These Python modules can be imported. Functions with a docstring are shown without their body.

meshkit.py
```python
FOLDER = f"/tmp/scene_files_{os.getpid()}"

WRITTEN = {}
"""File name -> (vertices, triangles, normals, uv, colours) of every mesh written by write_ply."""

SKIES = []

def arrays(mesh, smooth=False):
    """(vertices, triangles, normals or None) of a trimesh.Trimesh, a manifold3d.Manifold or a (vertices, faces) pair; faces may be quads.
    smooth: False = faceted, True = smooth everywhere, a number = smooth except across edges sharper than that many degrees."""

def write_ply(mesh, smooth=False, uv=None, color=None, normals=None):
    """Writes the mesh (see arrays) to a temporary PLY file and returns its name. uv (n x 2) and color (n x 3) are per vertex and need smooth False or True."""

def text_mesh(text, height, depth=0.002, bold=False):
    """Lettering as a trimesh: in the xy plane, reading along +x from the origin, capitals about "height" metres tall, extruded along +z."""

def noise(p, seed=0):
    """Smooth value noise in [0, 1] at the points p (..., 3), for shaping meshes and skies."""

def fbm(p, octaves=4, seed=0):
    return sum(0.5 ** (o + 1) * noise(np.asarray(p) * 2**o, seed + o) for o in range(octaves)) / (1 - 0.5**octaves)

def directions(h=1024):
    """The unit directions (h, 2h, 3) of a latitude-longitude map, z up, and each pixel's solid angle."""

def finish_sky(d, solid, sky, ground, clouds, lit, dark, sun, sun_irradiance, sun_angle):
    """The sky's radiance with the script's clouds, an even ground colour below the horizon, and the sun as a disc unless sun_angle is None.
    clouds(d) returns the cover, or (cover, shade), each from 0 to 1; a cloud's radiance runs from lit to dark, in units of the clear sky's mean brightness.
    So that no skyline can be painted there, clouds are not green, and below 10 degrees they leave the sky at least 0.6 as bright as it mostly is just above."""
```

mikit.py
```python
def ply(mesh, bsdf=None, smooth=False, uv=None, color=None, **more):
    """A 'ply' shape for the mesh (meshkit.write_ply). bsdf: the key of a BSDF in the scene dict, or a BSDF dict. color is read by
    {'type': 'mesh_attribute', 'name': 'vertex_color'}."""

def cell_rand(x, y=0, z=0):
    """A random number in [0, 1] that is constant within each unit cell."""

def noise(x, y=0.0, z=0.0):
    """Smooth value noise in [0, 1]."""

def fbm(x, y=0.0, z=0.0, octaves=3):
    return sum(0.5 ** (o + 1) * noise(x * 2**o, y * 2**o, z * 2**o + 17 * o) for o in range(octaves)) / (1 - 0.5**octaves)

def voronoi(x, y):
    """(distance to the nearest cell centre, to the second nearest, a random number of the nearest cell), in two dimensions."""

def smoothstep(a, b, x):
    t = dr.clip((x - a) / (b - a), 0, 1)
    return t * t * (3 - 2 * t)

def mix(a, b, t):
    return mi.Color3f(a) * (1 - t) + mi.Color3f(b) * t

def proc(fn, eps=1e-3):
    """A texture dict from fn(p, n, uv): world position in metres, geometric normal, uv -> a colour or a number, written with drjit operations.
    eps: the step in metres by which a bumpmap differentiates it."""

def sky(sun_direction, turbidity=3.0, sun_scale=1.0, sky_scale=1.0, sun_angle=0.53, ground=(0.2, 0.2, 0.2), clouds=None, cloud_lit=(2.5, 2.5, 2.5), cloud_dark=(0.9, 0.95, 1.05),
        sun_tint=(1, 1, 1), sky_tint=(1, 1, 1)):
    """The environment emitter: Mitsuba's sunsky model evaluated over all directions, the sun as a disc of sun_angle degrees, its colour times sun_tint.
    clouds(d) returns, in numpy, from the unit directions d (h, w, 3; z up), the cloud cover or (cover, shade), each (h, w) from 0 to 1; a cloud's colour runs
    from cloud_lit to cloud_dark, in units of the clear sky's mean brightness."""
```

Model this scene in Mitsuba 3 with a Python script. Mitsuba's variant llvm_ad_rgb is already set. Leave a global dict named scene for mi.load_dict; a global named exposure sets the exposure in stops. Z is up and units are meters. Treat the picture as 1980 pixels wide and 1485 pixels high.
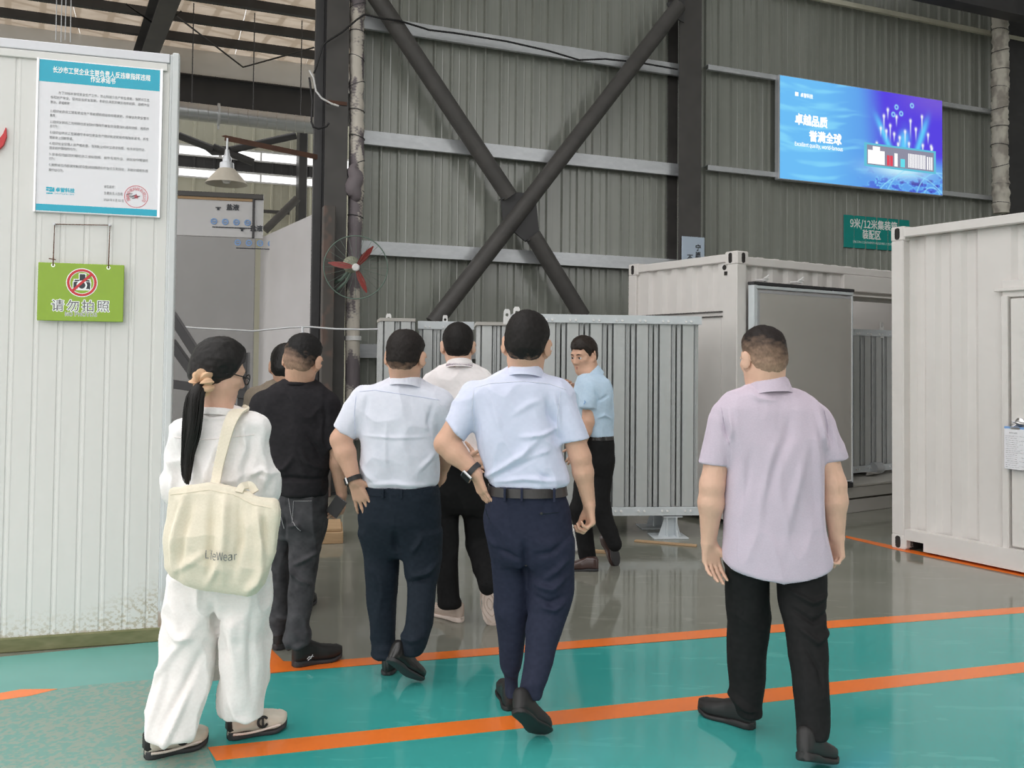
import math, glob
import numpy as np, trimesh, drjit as dr, mitsuba as mi, mikit, meshkit
from manifold3d import Manifold

# ---------------------------------------------------------------- camera, sky, exposure
FOC, PITCH, ROLL, PPY, EYE_Z = 1700.0, math.radians(1.69), math.radians(0.61), 644.0, 1.56
_fw = np.array([0, math.cos(PITCH), math.sin(PITCH)])
_up = np.array([0, -math.sin(PITCH), math.cos(PITCH)])
CR = math.cos(ROLL) * np.array([1.0, 0, 0]) + math.sin(ROLL) * _up
CU = -math.sin(ROLL) * np.array([1.0, 0, 0]) + math.cos(ROLL) * _up
EYE = np.array([0, 0, EYE_Z])
_m = np.eye(4); _m[:3, 0], _m[:3, 1], _m[:3, 2], _m[:3, 3] = -CR, CU, _fw, EYE
scene, labels = {}, {}
scene['camera'] = {'type': 'perspective', 'fov': 2 * math.degrees(math.atan(990 / FOC)), 'fov_axis': 'x',
                   'principal_point_offset_x': 0.0, 'principal_point_offset_y': (742.5 - PPY) / 1485.0,
                   'near_clip': 0.05, 'far_clip': 200.0, 'to_world': mi.ScalarTransform4f(_m.tolist())}

def overcast(d):
    n = meshkit.fbm(d * np.array([2.0, 2.0, 4.0]) + 5.0, 4)
    return np.ones(d.shape[:2]), np.clip((n - 0.45) * 0.8, 0, 1)

scene['sky'] = mikit.sky((-0.3, -0.75, 0.75), turbidity=6.0, sun_scale=0.0, sky_scale=1.0, ground=(0.34, 0.34, 0.33),
                         clouds=overcast, cloud_lit=(2.05, 2.02, 2.0), cloud_dark=(1.55, 1.53, 1.52))
exposure = 3.0

# ---------------------------------------------------------------- helpers
def ray(x, y): return CR * (x - 990) / FOC - CU * (y - PPY) / FOC + _fw
def at(x, y, Y): d = ray(x, y); return EYE + d * Y / d[1]                      # a pixel's point at depth Y
def at_z(x, y, z=0.0): d = ray(x, y); return EYE + d * (z - EYE_Z) / d[2]       # ... at height z
def on(x, y, p, n): d = ray(x, y); return EYE + d * (np.dot(np.asarray(p) - EYE, n) / np.dot(d, n))

used = {}
def uniq(base):
    k = used.get(base, 0); used[base] = k + 1
    return base if k == 0 else f'{base}_{k:03d}'
def add(base, mesh, mat, smooth=False, label=None, cat=None, group=None, kind=None, **kw):
    key = uniq(base)
    if isinstance(mesh, MB): mesh = mesh.mesh()
    scene[key] = mesh if isinstance(mesh, dict) else mikit.ply(mesh, mat, smooth=smooth, **kw)
    tag(key, label, cat, group, kind)
    return key
def tag(key, label=None, cat=None, group=None, kind=None):
    e = {k: v for k, v in (('label', label), ('category', cat), ('group', group), ('kind', kind)) if v}
    if e: labels.setdefault(key, {}).update(e)
def thing(base, label, cat, group=None, kind=None):
    key = uniq(base); tag(key, label, cat, group, kind); return key

class Fr:                                              # a local frame: origin and three axes
    def __init__(self, o, ex, ey, ez): self.o, self.m = np.asarray(o, float), np.stack([ex, ey, ez]).astype(float)
    def p(self, a, b=None, c=None):
        q = np.asarray(a, float) if b is None else np.array([a, b, c], float)
        return self.o + q @ self.m
    def at(self, a, b, c): return Fr(self.p(a, b, c), *self.m)
    def rot(self, deg):                                # about its own z
        c, s = math.cos(math.radians(deg)), math.sin(math.radians(deg))
        return Fr(self.o, c * self.m[0] + s * self.m[1], -s * self.m[0] + c * self.m[1], self.m[2])
WORLD = Fr((0, 0, 0), (1, 0, 0), (0, 1, 0), (0, 0, 1))
def heading(o, deg):                                   # x along the heading, y to its left, z up
    c, s = math.cos(math.radians(deg)), math.sin(math.radians(deg))
    return Fr(o, (c, s, 0), (-s, c, 0), (0, 0, 1))
def unit(v): v = np.asarray(v, float); return v / np.linalg.norm(v)
def look_frame(o, ez, hint=(0, 0, 1)):                 # z along ez, y as near to hint as can be
    ez = unit(ez); ey = np.asarray(hint, float) - ez * np.dot(hint, ez)
    if np.linalg.norm(ey) < 1e-6: ey = np.array([0, 1.0, 0]) - ez * ez[1]
    ey = unit(ey); return Fr(o, np.cross(ey, ez), ey, ez)

BOXF = np.array([[0, 2, 3], [0, 3, 1], [4, 5, 7], [4, 7, 6], [0, 1, 5], [0, 5, 4], [2, 6, 7], [2, 7, 3], [0, 4, 6], [0, 6, 2], [1, 3, 7], [1, 7, 5]])[:, ::-1]
class MB:
    def __init__(self): self.v, self.f, self.n = [], [], 0
    def put(self, v, f):
        v = np.asarray(v, float)
        self.v.append(v); self.f.append(np.asarray(f, int) + self.n); self.n += len(v); return self
    def mesh(self):
        m = trimesh.Trimesh(np.vstack(self.v), np.vstack(self.f), process=False); return m
    def trim(self, t, fr=WORLD): return self.put(fr.p(np.asarray(t.vertices)), t.faces if np.linalg.det(fr.m) > 0 else t.faces[:, ::-1])
    def box(self, x0, x1, y0, y1, z0, z1, fr=WORLD, c=0.0):
        if c > 0:
            P = []
            for sx, x in ((1, x0), (-1, x1)):
                for sy, y in ((1, y0), (-1, y1)):
                    for sz, z in ((1, z0), (-1, z1)):
                        P += [(x, y + sy * c, z + sz * c), (x + sx * c, y, z + sz * c), (x + sx * c, y + sy * c, z)]
            h = Manifold.hull_points(np.array(P, float)).to_mesh()
            return self.put(fr.p(h.vert_properties[:, :3]), h.tri_verts if np.linalg.det(fr.m) > 0 else h.tri_verts[:, ::-1])
        v = np.array([(x, y, z) for x in (x0, x1) for y in (y0, y1) for z in (z0, z1)], float)
        f = BOXF if (np.linalg.det(fr.m) > 0) == ((x1 - x0) * (y1 - y0) * (z1 - z0) > 0) else BOXF[:, ::-1]
        return self.put(fr.p(v), f)
    def prism(self, poly, d0, d1, fr=WORLD):           # polygon in the frame's x,z plane, from y = d0 to d1
        import shapely.geometry as sg
        g = poly if hasattr(poly, 'exterior') else sg.Polygon(poly)
        t = trimesh.creation.extrude_polygon(g, abs(d1 - d0), engine='earcut')
        v = np.asarray(t.vertices); w = np.stack([v[:, 0], min(d0, d1) + v[:, 2], v[:, 1]], 1)
        return self.put(fr.p(w), t.faces[:, ::-1] if np.linalg.det(fr.m) > 0 else t.faces)
    def tube(self, pts, r, n=8, caps=True):
        P = np.asarray(pts, float); r = np.broadcast_to(r, (len(P),))
        T = np.gradient(P, axis=0) if len(P) > 2 else np.repeat([P[1] - P[0]], 2, 0)
        T /= np.linalg.norm(T, axis=1, keepdims=True) + 1e-12
        a = np.cross(T[0], [0, 0, 1.0]); a = a if np.linalg.norm(a) > 1e-3 else np.cross(T[0], [0, 1.0, 0])
        V, ang = [], np.arange(n) * 2 * math.pi / n
        for i in range(len(P)):
            a = unit(a - T[i] * np.dot(a, T[i])); b = np.cross(T[i], a)
            V.append(P[i] + r[i] * (np.cos(ang)[:, None] * a + np.sin(ang)[:, None] * b))
        i = np.arange(n); j = (i + 1) % n; F = []
        for k in range(len(P) - 1):
            o = k * n; F += [np.stack([o + i, o + j, o + n + j], 1), np.stack([o + i, o + n + j, o + n + i], 1)]
        V = np.vstack(V)
        if caps:
            e = len(V); V = np.vstack([V, P[:1], P[-1:]]); o = (len(P) - 1) * n
            F += [np.stack([j, i, i * 0 + e], 1), np.stack([o + i, o + j, i * 0 + e + 1], 1)]
        return self.put(V, np.vstack(F))
    def lathe(self, prof, fr, n=24):                   # (radius, z) turned about the frame's z
        P = np.asarray(prof, float); ang = np.arange(n) * 2 * math.pi / n
        V = np.stack([np.outer(P[:, 0], np.cos(ang)), np.outer(P[:, 0], np.sin(ang)), np.repeat(P[:, 1:2], n, 1)], -1).reshape(-1, 3)
        i = np.arange(n); j = (i + 1) % n; F = []
        for k in range(len(P) - 1):
            o = k * n; F += [np.stack([o + i, o + j, o + n + j], 1), np.stack([o + i, o + n + j, o + n + i], 1)]
        return self.put(fr.p(V), np.vstack(F))
    def sheet(self, prof, z0, z1, t, fr=WORLD):        # a bent sheet: profile (x, y), thickness t along y, from z0 to z1 (numbers or per point)
        P = np.asarray(prof, float); n = len(P); z0 = np.broadcast_to(z0, n); z1 = np.broadcast_to(z1, n)
        L = [np.stack([P[:, 0], P[:, 1] + dy, z], 1) for dy in (0, t) for z in (z0, z1)]
        V = np.vstack(L); i = np.arange(n - 1); F = []
        def q(a, b, c, d): F.append(np.stack([a, b, c], 1)); F.append(np.stack([a, c, d], 1))
        q(i, i + 1, n + i + 1, n + i); q(2 * n + i + 1, 2 * n + i, 3 * n + i, 3 * n + i + 1)
        q(n + i, n + i + 1, 3 * n + i + 1, 3 * n + i); q(i + 1, i, 2 * n + i, 2 * n + i + 1)
        for e, s in ((0, 1), (n - 1, -1)):
            A = np.array([[e, n + e, 3 * n + e], [e, 3 * n + e, 2 * n + e]]); F.append(A if s > 0 else A[:, ::-1])
        F = np.vstack(F)
        return self.put(fr.p(V), F if np.linalg.det(fr.m) > 0 else F[:, ::-1])

FONT = glob.glob('/opt/blender-*/*/datafiles/fonts/Noto Sans CJK Regular.woff2')
def text_quads(text, h, px=40, bold=0, width=None, vertical=False):
    """Flat lettering from the origin along +x with baseline z = 0 in the x,z plane (facing -y): (vertices, faces); h = em height in metres."""
    from PIL import Image, ImageDraw, ImageFont
    f = ImageFont.truetype(FONT[0], px)
    if vertical: text = '\n'.join(text)
    x0, y0, x1, y1 = ImageDraw.Draw(Image.new('L', (4, 4))).multiline_textbbox((0, 0), text, f, stroke_width=bold)
    im = Image.new('L', (int(x1 - x0) + 4, int(y1 - y0) + 4)); ImageDraw.Draw(im).multiline_text((2 - x0, 2 - y0), text, 255, f, stroke_width=bold)
    on_ = np.pad(np.asarray(im) > 110, ((0, 0), (1, 1))).astype(np.int8)
    r, s = np.nonzero(np.diff(on_, axis=1) == 1); e = np.nonzero(np.diff(on_, axis=1) == -1)[1]
    k = h / px; kx = width / (x1 - x0) if width else k
    base = (y0 + f.getmetrics()[0]) * 0 + y1 - y0
    X0, X1, Z0, Z1 = (s - 2) * kx, (e - 2) * kx, (base - r - 1) * k, (base - r) * k
    V = np.stack([np.stack([X0, X1, X1, X0], 1), np.zeros((len(r), 4)), np.stack([Z0, Z0, Z1, Z1], 1)], -1).reshape(-1, 3)
    o = np.arange(len(r)) * 4
    return V, np.vstack([np.stack([o, o + 1, o + 2], 1), np.stack([o, o + 2, o + 3], 1)]), ((x1 - x0) * kx, (y1 - y0) * k)

# ---------------------------------------------------------------- materials
def mat(name, d, two=True): scene[name] = {'type': 'twosided', 'bsdf': d} if two else d; return name
def lin(r, g, b): return tuple(((c / 255 + 0.055) / 1.055) ** 2.4 if c > 10 else c / 255 / 12.92 for c in (r, g, b))
def rgb(c): return {'type': 'rgb', 'value': list(map(float, c))}
def paint(name, c, rough=0.5, spec=0.5, metal=0.0, coat=0.0, sheen=0.0):
    d = {'type': 'principled', 'base_color': rgb(c) if not isinstance(c, dict) else c, 'roughness': rough, 'specular': spec, 'metallic': metal}
    if coat: d['clearcoat'] = coat; d['clearcoat_gloss'] = 0.9
    if sheen: d['sheen'] = sheen
    return mat(name, d)
nz, fb, sst, mixc = mikit.noise, mikit.fbm, mikit.smoothstep, mikit.mix
def col2(a, b, fn): return mikit.proc(lambda p, n, uv: mixc(a, b, dr.clip(fn(p, n, uv), 0, 1)))

paint('m_wall', col2((.205, .218, .192), (.275, .288, .256), lambda p, n, uv: fb(p.x * 9 + p.y * 9, p.y * 3, p.z * .35) * .9 + .3 * (nz(p.x * 60, p.y * 60, p.z * .8) - .5)), .24, .7, coat=.5)
paint('m_wallfar', col2((.44, .43, .34), (.55, .54, .44), lambda p, n, uv: fb(p.x * 3, p.y * 3, p.z * .4)), .5)
paint('m_galv', col2((.50, .52, .54), (.60, .62, .64), lambda p, n, uv: fb(p.x * 14, p.y * 14, p.z * 22) + .4 * sst(.62, .7, fb(p.x * 3, p.y * 3, p.z * 9)) - .3), .32, .5, .40)
paint('m_duct', (.55, .57, .59), .30, .5, .85)
paint('m_steel', col2((.040, .040, .043), (.062, .061, .062), lambda p, n, uv: fb(p.x * 5, p.y * 5, p.z * 2)), .5, .4)
paint('m_steel2', col2((.055, .054, .052), (.085, .080, .076), lambda p, n, uv: fb(p.x * 5, p.y * 5, p.z * 5)), .5, .4)
paint('m_rusty', col2((.085, .078, .072), (.13, .092, .078), lambda p, n, uv: sst(.48, .66, fb(p.x * 9, p.y * 9, p.z * 5))), .6, .3)
paint('m_rust', col2((.075, .045, .036), (.13, .065, .042), lambda p, n, uv: fb(p.x * 14, p.y * 14, p.z * 14)), .75, .2)
paint('m_black', (.012, .012, .013), .5)
paint('m_rubber', (.025, .025, .027), .6)
paint('m_cabin', col2((.62, .62, .595), (.36, .31, .21), lambda p, n, uv: sst(.24, .02, p.z - .16 * sst(-2.35, -1.85, p.x)) * sst(.44, .66, fb(p.x * 75, p.y * 75, p.z * 75)) * .7), .4, .5)
paint('m_cabintrim', col2((.56, .58, .58), (.30, .20, .13), lambda p, n, uv: sst(.35, .0, p.z) * sst(.42, .6, fb(p.x * 40, p.y * 40, p.z * 16))), .35, .5)
paint('m_alutrim', (.50, .51, .53), .35, .5, .4)
paint('m_moss', col2((.10, .115, .05), (.22, .21, .12), lambda p, n, uv: fb(p.x * 12, p.y * 12, p.z * 30)), .9, .2)
paint('m_cont', col2((.60, .575, .55), (.64, .615, .59), lambda p, n, uv: fb(p.x * 4, p.y * 4, p.z * 4)), .42, .5)
paint('m_contdark', (.02, .018, .016), .8)
paint('m_panelgray', (.42, .405, .375), .45)
paint('m_alu', col2((.47, .49, .49), (.54, .555, .55), lambda p, n, uv: fb(p.x * 20, p.y * 20, p.z * 2)), .42, .5, .30)
paint('m_rail', (.56, .60, .62), .42, .5, .1)
paint('m_white', (.70, .70, .69), .45)
scene['m_foil'] = {'type': 'principledthin', 'base_color': col2((.60, .54, .47), (.80, .75, .69), lambda p, n, uv: fb(p.x * 2.5, p.y * 6, p.z * 3) - .7 * sst(.93, .99, dr.abs(dr.sin(p.x * 5.5 + p.y * 3.1))) - .5 * sst(.94, .99, dr.abs(dr.sin(p.x * 4.2 - p.y * 4.5)))), 'roughness': .5, 'diff_trans': 1.15}  # translucency added so sky light through the sheets brightens the roof
paint('m_board', col2((.44, .43, .43), (.52, .51, .52), lambda p, n, uv: fb(p.x * 2, p.y * 2, p.z * 1.4)), .55)
paint('m_boardgray', col2((.26, .26, .255), (.33, .325, .325), lambda p, n, uv: fb(p.x * 2, p.y * 2, p.z * 1.2)), .35)
paint('m_film', (.50, .50, .505), .25)
paint('m_wood', col2((.33, .215, .12), (.46, .32, .19), lambda p, n, uv: fb(p.x * 4 + 3 * nz(p.x * 3, p.y * 3, p.z * 30), p.y * 30, p.z * 60)), .7, .2)
paint('m_wrap', col2((.16, .14, .15), (.56, .52, .46), lambda p, n, uv: sst(.46, .58, fb(p.x * 7, p.y * 7, p.z * 2.2 + 3) + .12 * (nz(p.x * 50, p.y * 50, p.z * 60) - .5))), .6, .3)
paint('m_wraplite', col2((.36, .33, .29), (.60, .57, .50), lambda p, n, uv: sst(.35, .6, fb(p.x * 9, p.y * 9, p.z * 4))), .6, .3)
paint('m_shade', (.42, .39, .33), .5)
paint('m_chrome', (.6, .6, .6), .22, .5, 1.0)
paint('m_teal', (.0, .25, .22), .4)
paint('m_signblue', (.46, .55, .66), .4)
paint('m_paper', (.70, .70, .73), .4)
paint('m_cyan', (.012, .36, .50), .35)
paint('m_ink', (.13, .13, .135), .6)
paint('m_inkdk', (.035, .04, .05), .6)
paint('m_inkwhite', (.80, .82, .82), .5)
paint('m_red', (.52, .03, .035), .45)
paint('m_redp', (.55, .10, .12), .6)
paint('m_lime', (.245, .385, .03), .4)
paint('m_fan', (.24, .035, .03), .45)
paint('m_motor', (.28, .29, .22), .5)
paint('m_guard', (.12, .17, .14), .45)
paint('m_bluep', (.18, .33, .62), .5)

def wet(c1, c2, fn, name, rough=0.13, spec=0.55):
    paint(name, col2(c1, c2, fn), mikit.proc(lambda p, n, uv: rough + .07 * fb(p.x * 1.4, p.y * 2.6) + .07 * sst(.6, .8, fb(p.x * 7, p.y * 16))), spec)
def scuff(p): return sst(.70, .78, fb(p.x * 5 + 2 * nz(p.x * 2, p.y * 2), p.y * 21))
wet((.150, .155, .125), (.205, .205, .175), lambda p, n, uv: fb(p.x * 1.1, p.y * 1.9) * 1.3 - .1 + .5 * scuff(p), 'm_floor', .045)
wet((.028, .285, .262), (.060, .345, .315), lambda p, n, uv: fb(p.x * 1.3, p.y * 2.2) + .9 * scuff(p), 'm_teallane', .06)
wet((.100, .300, .265), (.140, .345, .305), lambda p, n, uv: fb(p.x * 2, p.y * 3), 'm_tealpale', .30)
wet((.80, .175, .020), (.70, .170, .035), lambda p, n, uv: fb(p.x * 2, p.y * 3), 'm_orange', .20)
paint('m_speckle', col2((.15, .30, .26), (.26, .30, .25), lambda p, n, uv: .75 * sst(.35, .65, fb(p.x * 60, p.y * 60)) + .6 * (fb(p.x * 1.5, p.y * 1.5) - .3)), .6, .4)
# ---------------------------------------------------------------- the setting
AW = 21.8
W0 = at_z(655, 945); WF = heading(W0, AW)               # back wall: x along it, y behind it (so -y is the hall), z up
NW = -WF.m[1]
def wpx(x, y, t=0.0): p = on(x, y, W0 + NW * t, NW) - W0; return p @ WF.m[0], p[2]

def flat(poly, z, mat_, base, **k):                    # a painted area of the floor: a film 1 mm thick
    P = np.array([at_z(x, y, 0)[:2] for x, y in poly]); mb = MB()
    fr = Fr((0, 0, 0), (1, 0, 0), (0, 0, 1), (0, 1, 0)); mb.prism(P, z - .001, z, fr); return add(base, mb, mat_, **k)
add('floor', MB().box(-14, 18, -8, 26, -.2, 0), 'm_floor', label='glossy grey green epoxy factory floor', kind='structure')
flat([(-900, 1480), (560, 1299), (1980, 1185.6), (2900, 1118), (2900, 1700), (1980, 2600), (-900, 2600)], .0012, 'm_teallane', 'floor__walkway', label='glossy turquoise walkway coating')
flat([(521, 1302), (516, 1247), (548, 1279), (600, 1281), (1000, 1249), (1400, 1215.5), (1980, 1174), (2900, 1108), (2900, 1118), (1980, 1185.6), (1000, 1263)], .0024, 'm_orange', 'floor__orange_line', label='orange line between grey floor and turquoise walkway')
flat([(401.6, 1445.8), (1980, 1280.8), (2900, 1185), (2900, 1205), (1980, 1301), (1440, 1363.5), (418, 1471.5)], .0024, 'm_orange', 'floor__orange_line', label='wide orange line across turquoise walkway')
flat([(-400, 1310), (306, 1241), (360, 1236), (352, 1302), (300, 1314), (170, 1325), (120, 1332), (-400, 1395)], .0020, 'm_tealpale', 'floor__pale_strip', label='pale turquoise strip in front of the white cabin')
flat([(-400, 1395), (120, 1332), (170, 1325), (300, 1314), (352, 1302), (380, 1385), (400, 1444), (432, 1520), (480, 1700), (-400, 1900)], .0020, 'm_speckle', 'floor__rough_patch', label='rough worn speckled turquoise patch')
flat([(-300, 1379), (0, 1341), (40, 1334), (112, 1333), (60, 1346), (0, 1355), (-300, 1395)], .0030, 'm_orange', 'floor__orange_line', label='broken end of an orange line by the cabin')
flat([(1635, 1040), (1725, 1062), (1777, 1073), (1890, 1097), (2100, 1140), (2600, 1245), (2600, 1238), (2100, 1131), (1890, 1089), (1777, 1066.5), (1725, 1055), (1635, 1036)], .0024, 'm_orange', 'floor__orange_line', label='thin orange line along the foot of the right container')

# back wall: ribbed steel sheets, each a part
def rib_profile(s0, s1, pitch, depth=.036, foot=.050, top=.020):
    P = [(s0, 0)]; k = math.ceil((s0 + foot / 2) / pitch)
    while k * pitch + foot / 2 < s1:
        c = k * pitch; P += [(c - foot / 2, 0), (c - top / 2, -depth), (c + top / 2, -depth), (c + foot / 2, 0)]; k += 1
        m = c + pitch / 2
        if m + .02 < s1: P += [(m - .012, 0), (m, -.004), (m + .012, 0)]
    return P + [(s1, 0)]
tag('wall_back', 'tall grey green ribbed steel wall of the hall', kind='structure')
for k in range(14):
    a, b = .055 + k * .888, .055 + (k + 1) * .888
    mb = MB().sheet(rib_profile(a, b + .004, .222), 0, 9.0, .003, WF)
    add('wall_back__panel', mb, 'm_wall')
def girt(s0, s1, z, h=.165, dep=.13):                   # C channel, open side down
    P = [(-.0, z), (-dep, z), (-dep, z - h), (-dep + .05, z - h), (-dep + .05, z - h + .006), (-dep + .006, z - h + .006), (-dep + .006, z - .006), (0, z - .006)]
    mb = MB(); fr = Fr(WF.p(s0, -.028, 0), WF.m[1], WF.m[0], WF.m[2]); mb.prism(P, 0, s1 - s0, fr)
    for k in range(int((s1 - s0) / .24)):
        mb.box(s0 + .1 + k * .24, s0 + .112 + k * .24, -dep - .031, -dep - .028, z - h * .3, z - h * .3 + .012, WF)
    return mb
for z in (5.66, 4.27, 2.95, 1.72): add('wall_back__girt', girt(.10, 4.70, z), 'm_galv', label='galvanised steel girt across the wall')
for z in (5.72, 4.30): add('wall_back__girt', girt(5.05, 10.9, z, .07), 'm_galv')
s, z = wpx(1800, 33, .2); add('wall_back__girt', girt(5.05, 12.4, z, .07), 'm_wallfar')

def column(s, t0, w, dep, h, matn='m_steel', x=None):
    mb = MB(); y0 = -t0
    mb.box(s - w / 2, s + w / 2, y0 - dep, y0 - dep + .016, 0, h, WF, .003)
    mb.box(s - w / 2, s + w / 2, y0 - .016, y0, 0, h, WF, .003)
    mb.box(s - .006, s + .006, y0 - dep + .016, y0 - .016, 0, h, WF)
    return mb
k = thing('steel_column', 'dark grey steel column at the left end of the ribbed wall', 'column', 'steel columns of the hall')
s1, _ = wpx(628, 300, .42); s2, _ = wpx(672, 300, .42)
add(k + '__post', column((s1 + s2) / 2, .05, s2 - s1, .37, 8.8), 'm_steel2')
mb = MB(); mb.box(s1 - .02, s1 + .02, -.30, -.24, .0, 8.8, WF); a, _ = wpx(606, 300, .30); mb.box(a, s1 - .012, -.32, -.25, 0, 8.8, WF, .004); add(k + '__side_channel', mb, 'm_steel')
mb = MB(); mb.box((s1 + s2) / 2 - .22, (s1 + s2) / 2 + .2, -.46, -.02, 0, .025, WF); add(k + '__base_plate', mb, 'm_steel')
mb = MB(); p = wpx(625, 398, .55); q = wpx(648, 398, .55); mb.box(p[0], q[0], -.60, -.47, 0, p[1], WF, .008); add('steel_post', mb, 'm_rusty', True and 30, 'rusty square post standing against the left steel column', 'post')
mb = MB(); p = wpx(650, 198, .44); mb.box(s1 + .01, s2 - .02, -.435, -.42, p[1] - .02, p[1] + .02, WF); add(k + '__bracket', mb, 'm_rust')
k = thing('steel_column', 'dark steel column in the middle of the ribbed wall, above the corrugated containers', 'column', 'steel columns of the hall')
s1, _ = wpx(1313, 300, .3); s2, _ = wpx(1356, 300, .3); add(k + '__post', column((s1 + s2) / 2, .0, s2 - s1, .30, 8.8), 'm_steel2')
k = thing('steel_column', 'dark steel column behind the white lagged pipe, right of the lit screen', 'column', 'steel columns of the hall')
s1, _ = wpx(1948, 300, .15); add(k + '__post', column(s1 + .3, .0, .6, .15, 8.8), 'm_steel')
p1, p2 = wpx(1785, -6, .9), wpx(1985, 28, .9)
mb = MB(); fr = heading(WF.p(p1[0], -.9, p1[1]), AW); ang = 0
mb.box(-.4, 4, -.12, .12, -.02, .0, fr); mb.box(-.4, 4, -.01, .01, 0, .6, fr); mb.box(-.4, 4, -.12, .12, .6, .62, fr); add('crane_beam', mb, 'm_steel', label='dark steel beam high under the roof above the lit screen', cat='beam')

# crossing tube brace
k = thing('cross_brace', 'dark steel tube cross brace with a centre gusset plate on the ribbed wall', 'brace')
def wp3(x, y, t): s, z = wpx(x, y, t); return WF.p(s, -t, z)
def bar(a, b, r, n=16): return MB().tube([a, b], r, n)
add(k + '__tube', bar(wp3(838, 626, .36), wp3(1312, 12, .36), .105), 'm_steel2', 40)
add(k + '__tube', bar(wp3(722, -14, .36), wp3(985, 380, .36), .105), 'm_steel2', 40)
add(k + '__tube', bar(wp3(1030, 455, .36), wp3(1126, 612, .36), .105), 'm_steel2', 40)
g = [wpx(*q, .36) for q in ((968, 378), (985, 371), (1034, 375), (1042, 452), (1014, 466), (972, 430))]
add(k + '__gusset_plate', MB().prism(g, -.375, -.345, WF), 'm_steel')
for q0, q1 in (((968, 384), (992, 373)), ((1018, 464), (1040, 450))):
    a, b = wpx(*q0, .36), wpx(*q1, .36); add(k + '__end_plate', MB().prism([a, b, (b[0], b[1] - .02), (a[0], a[1] - .02)], -.42, -.30, WF), 'm_steel')
mb = MB(); g = [wpx(*q, .36) for q in ((1290, 6), (1322, -6), (1322, 44), (1296, 30))]; mb.prism(g, -.37, -.35, WF); add(k + '__gusset_plate', mb, 'm_steel')

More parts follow.
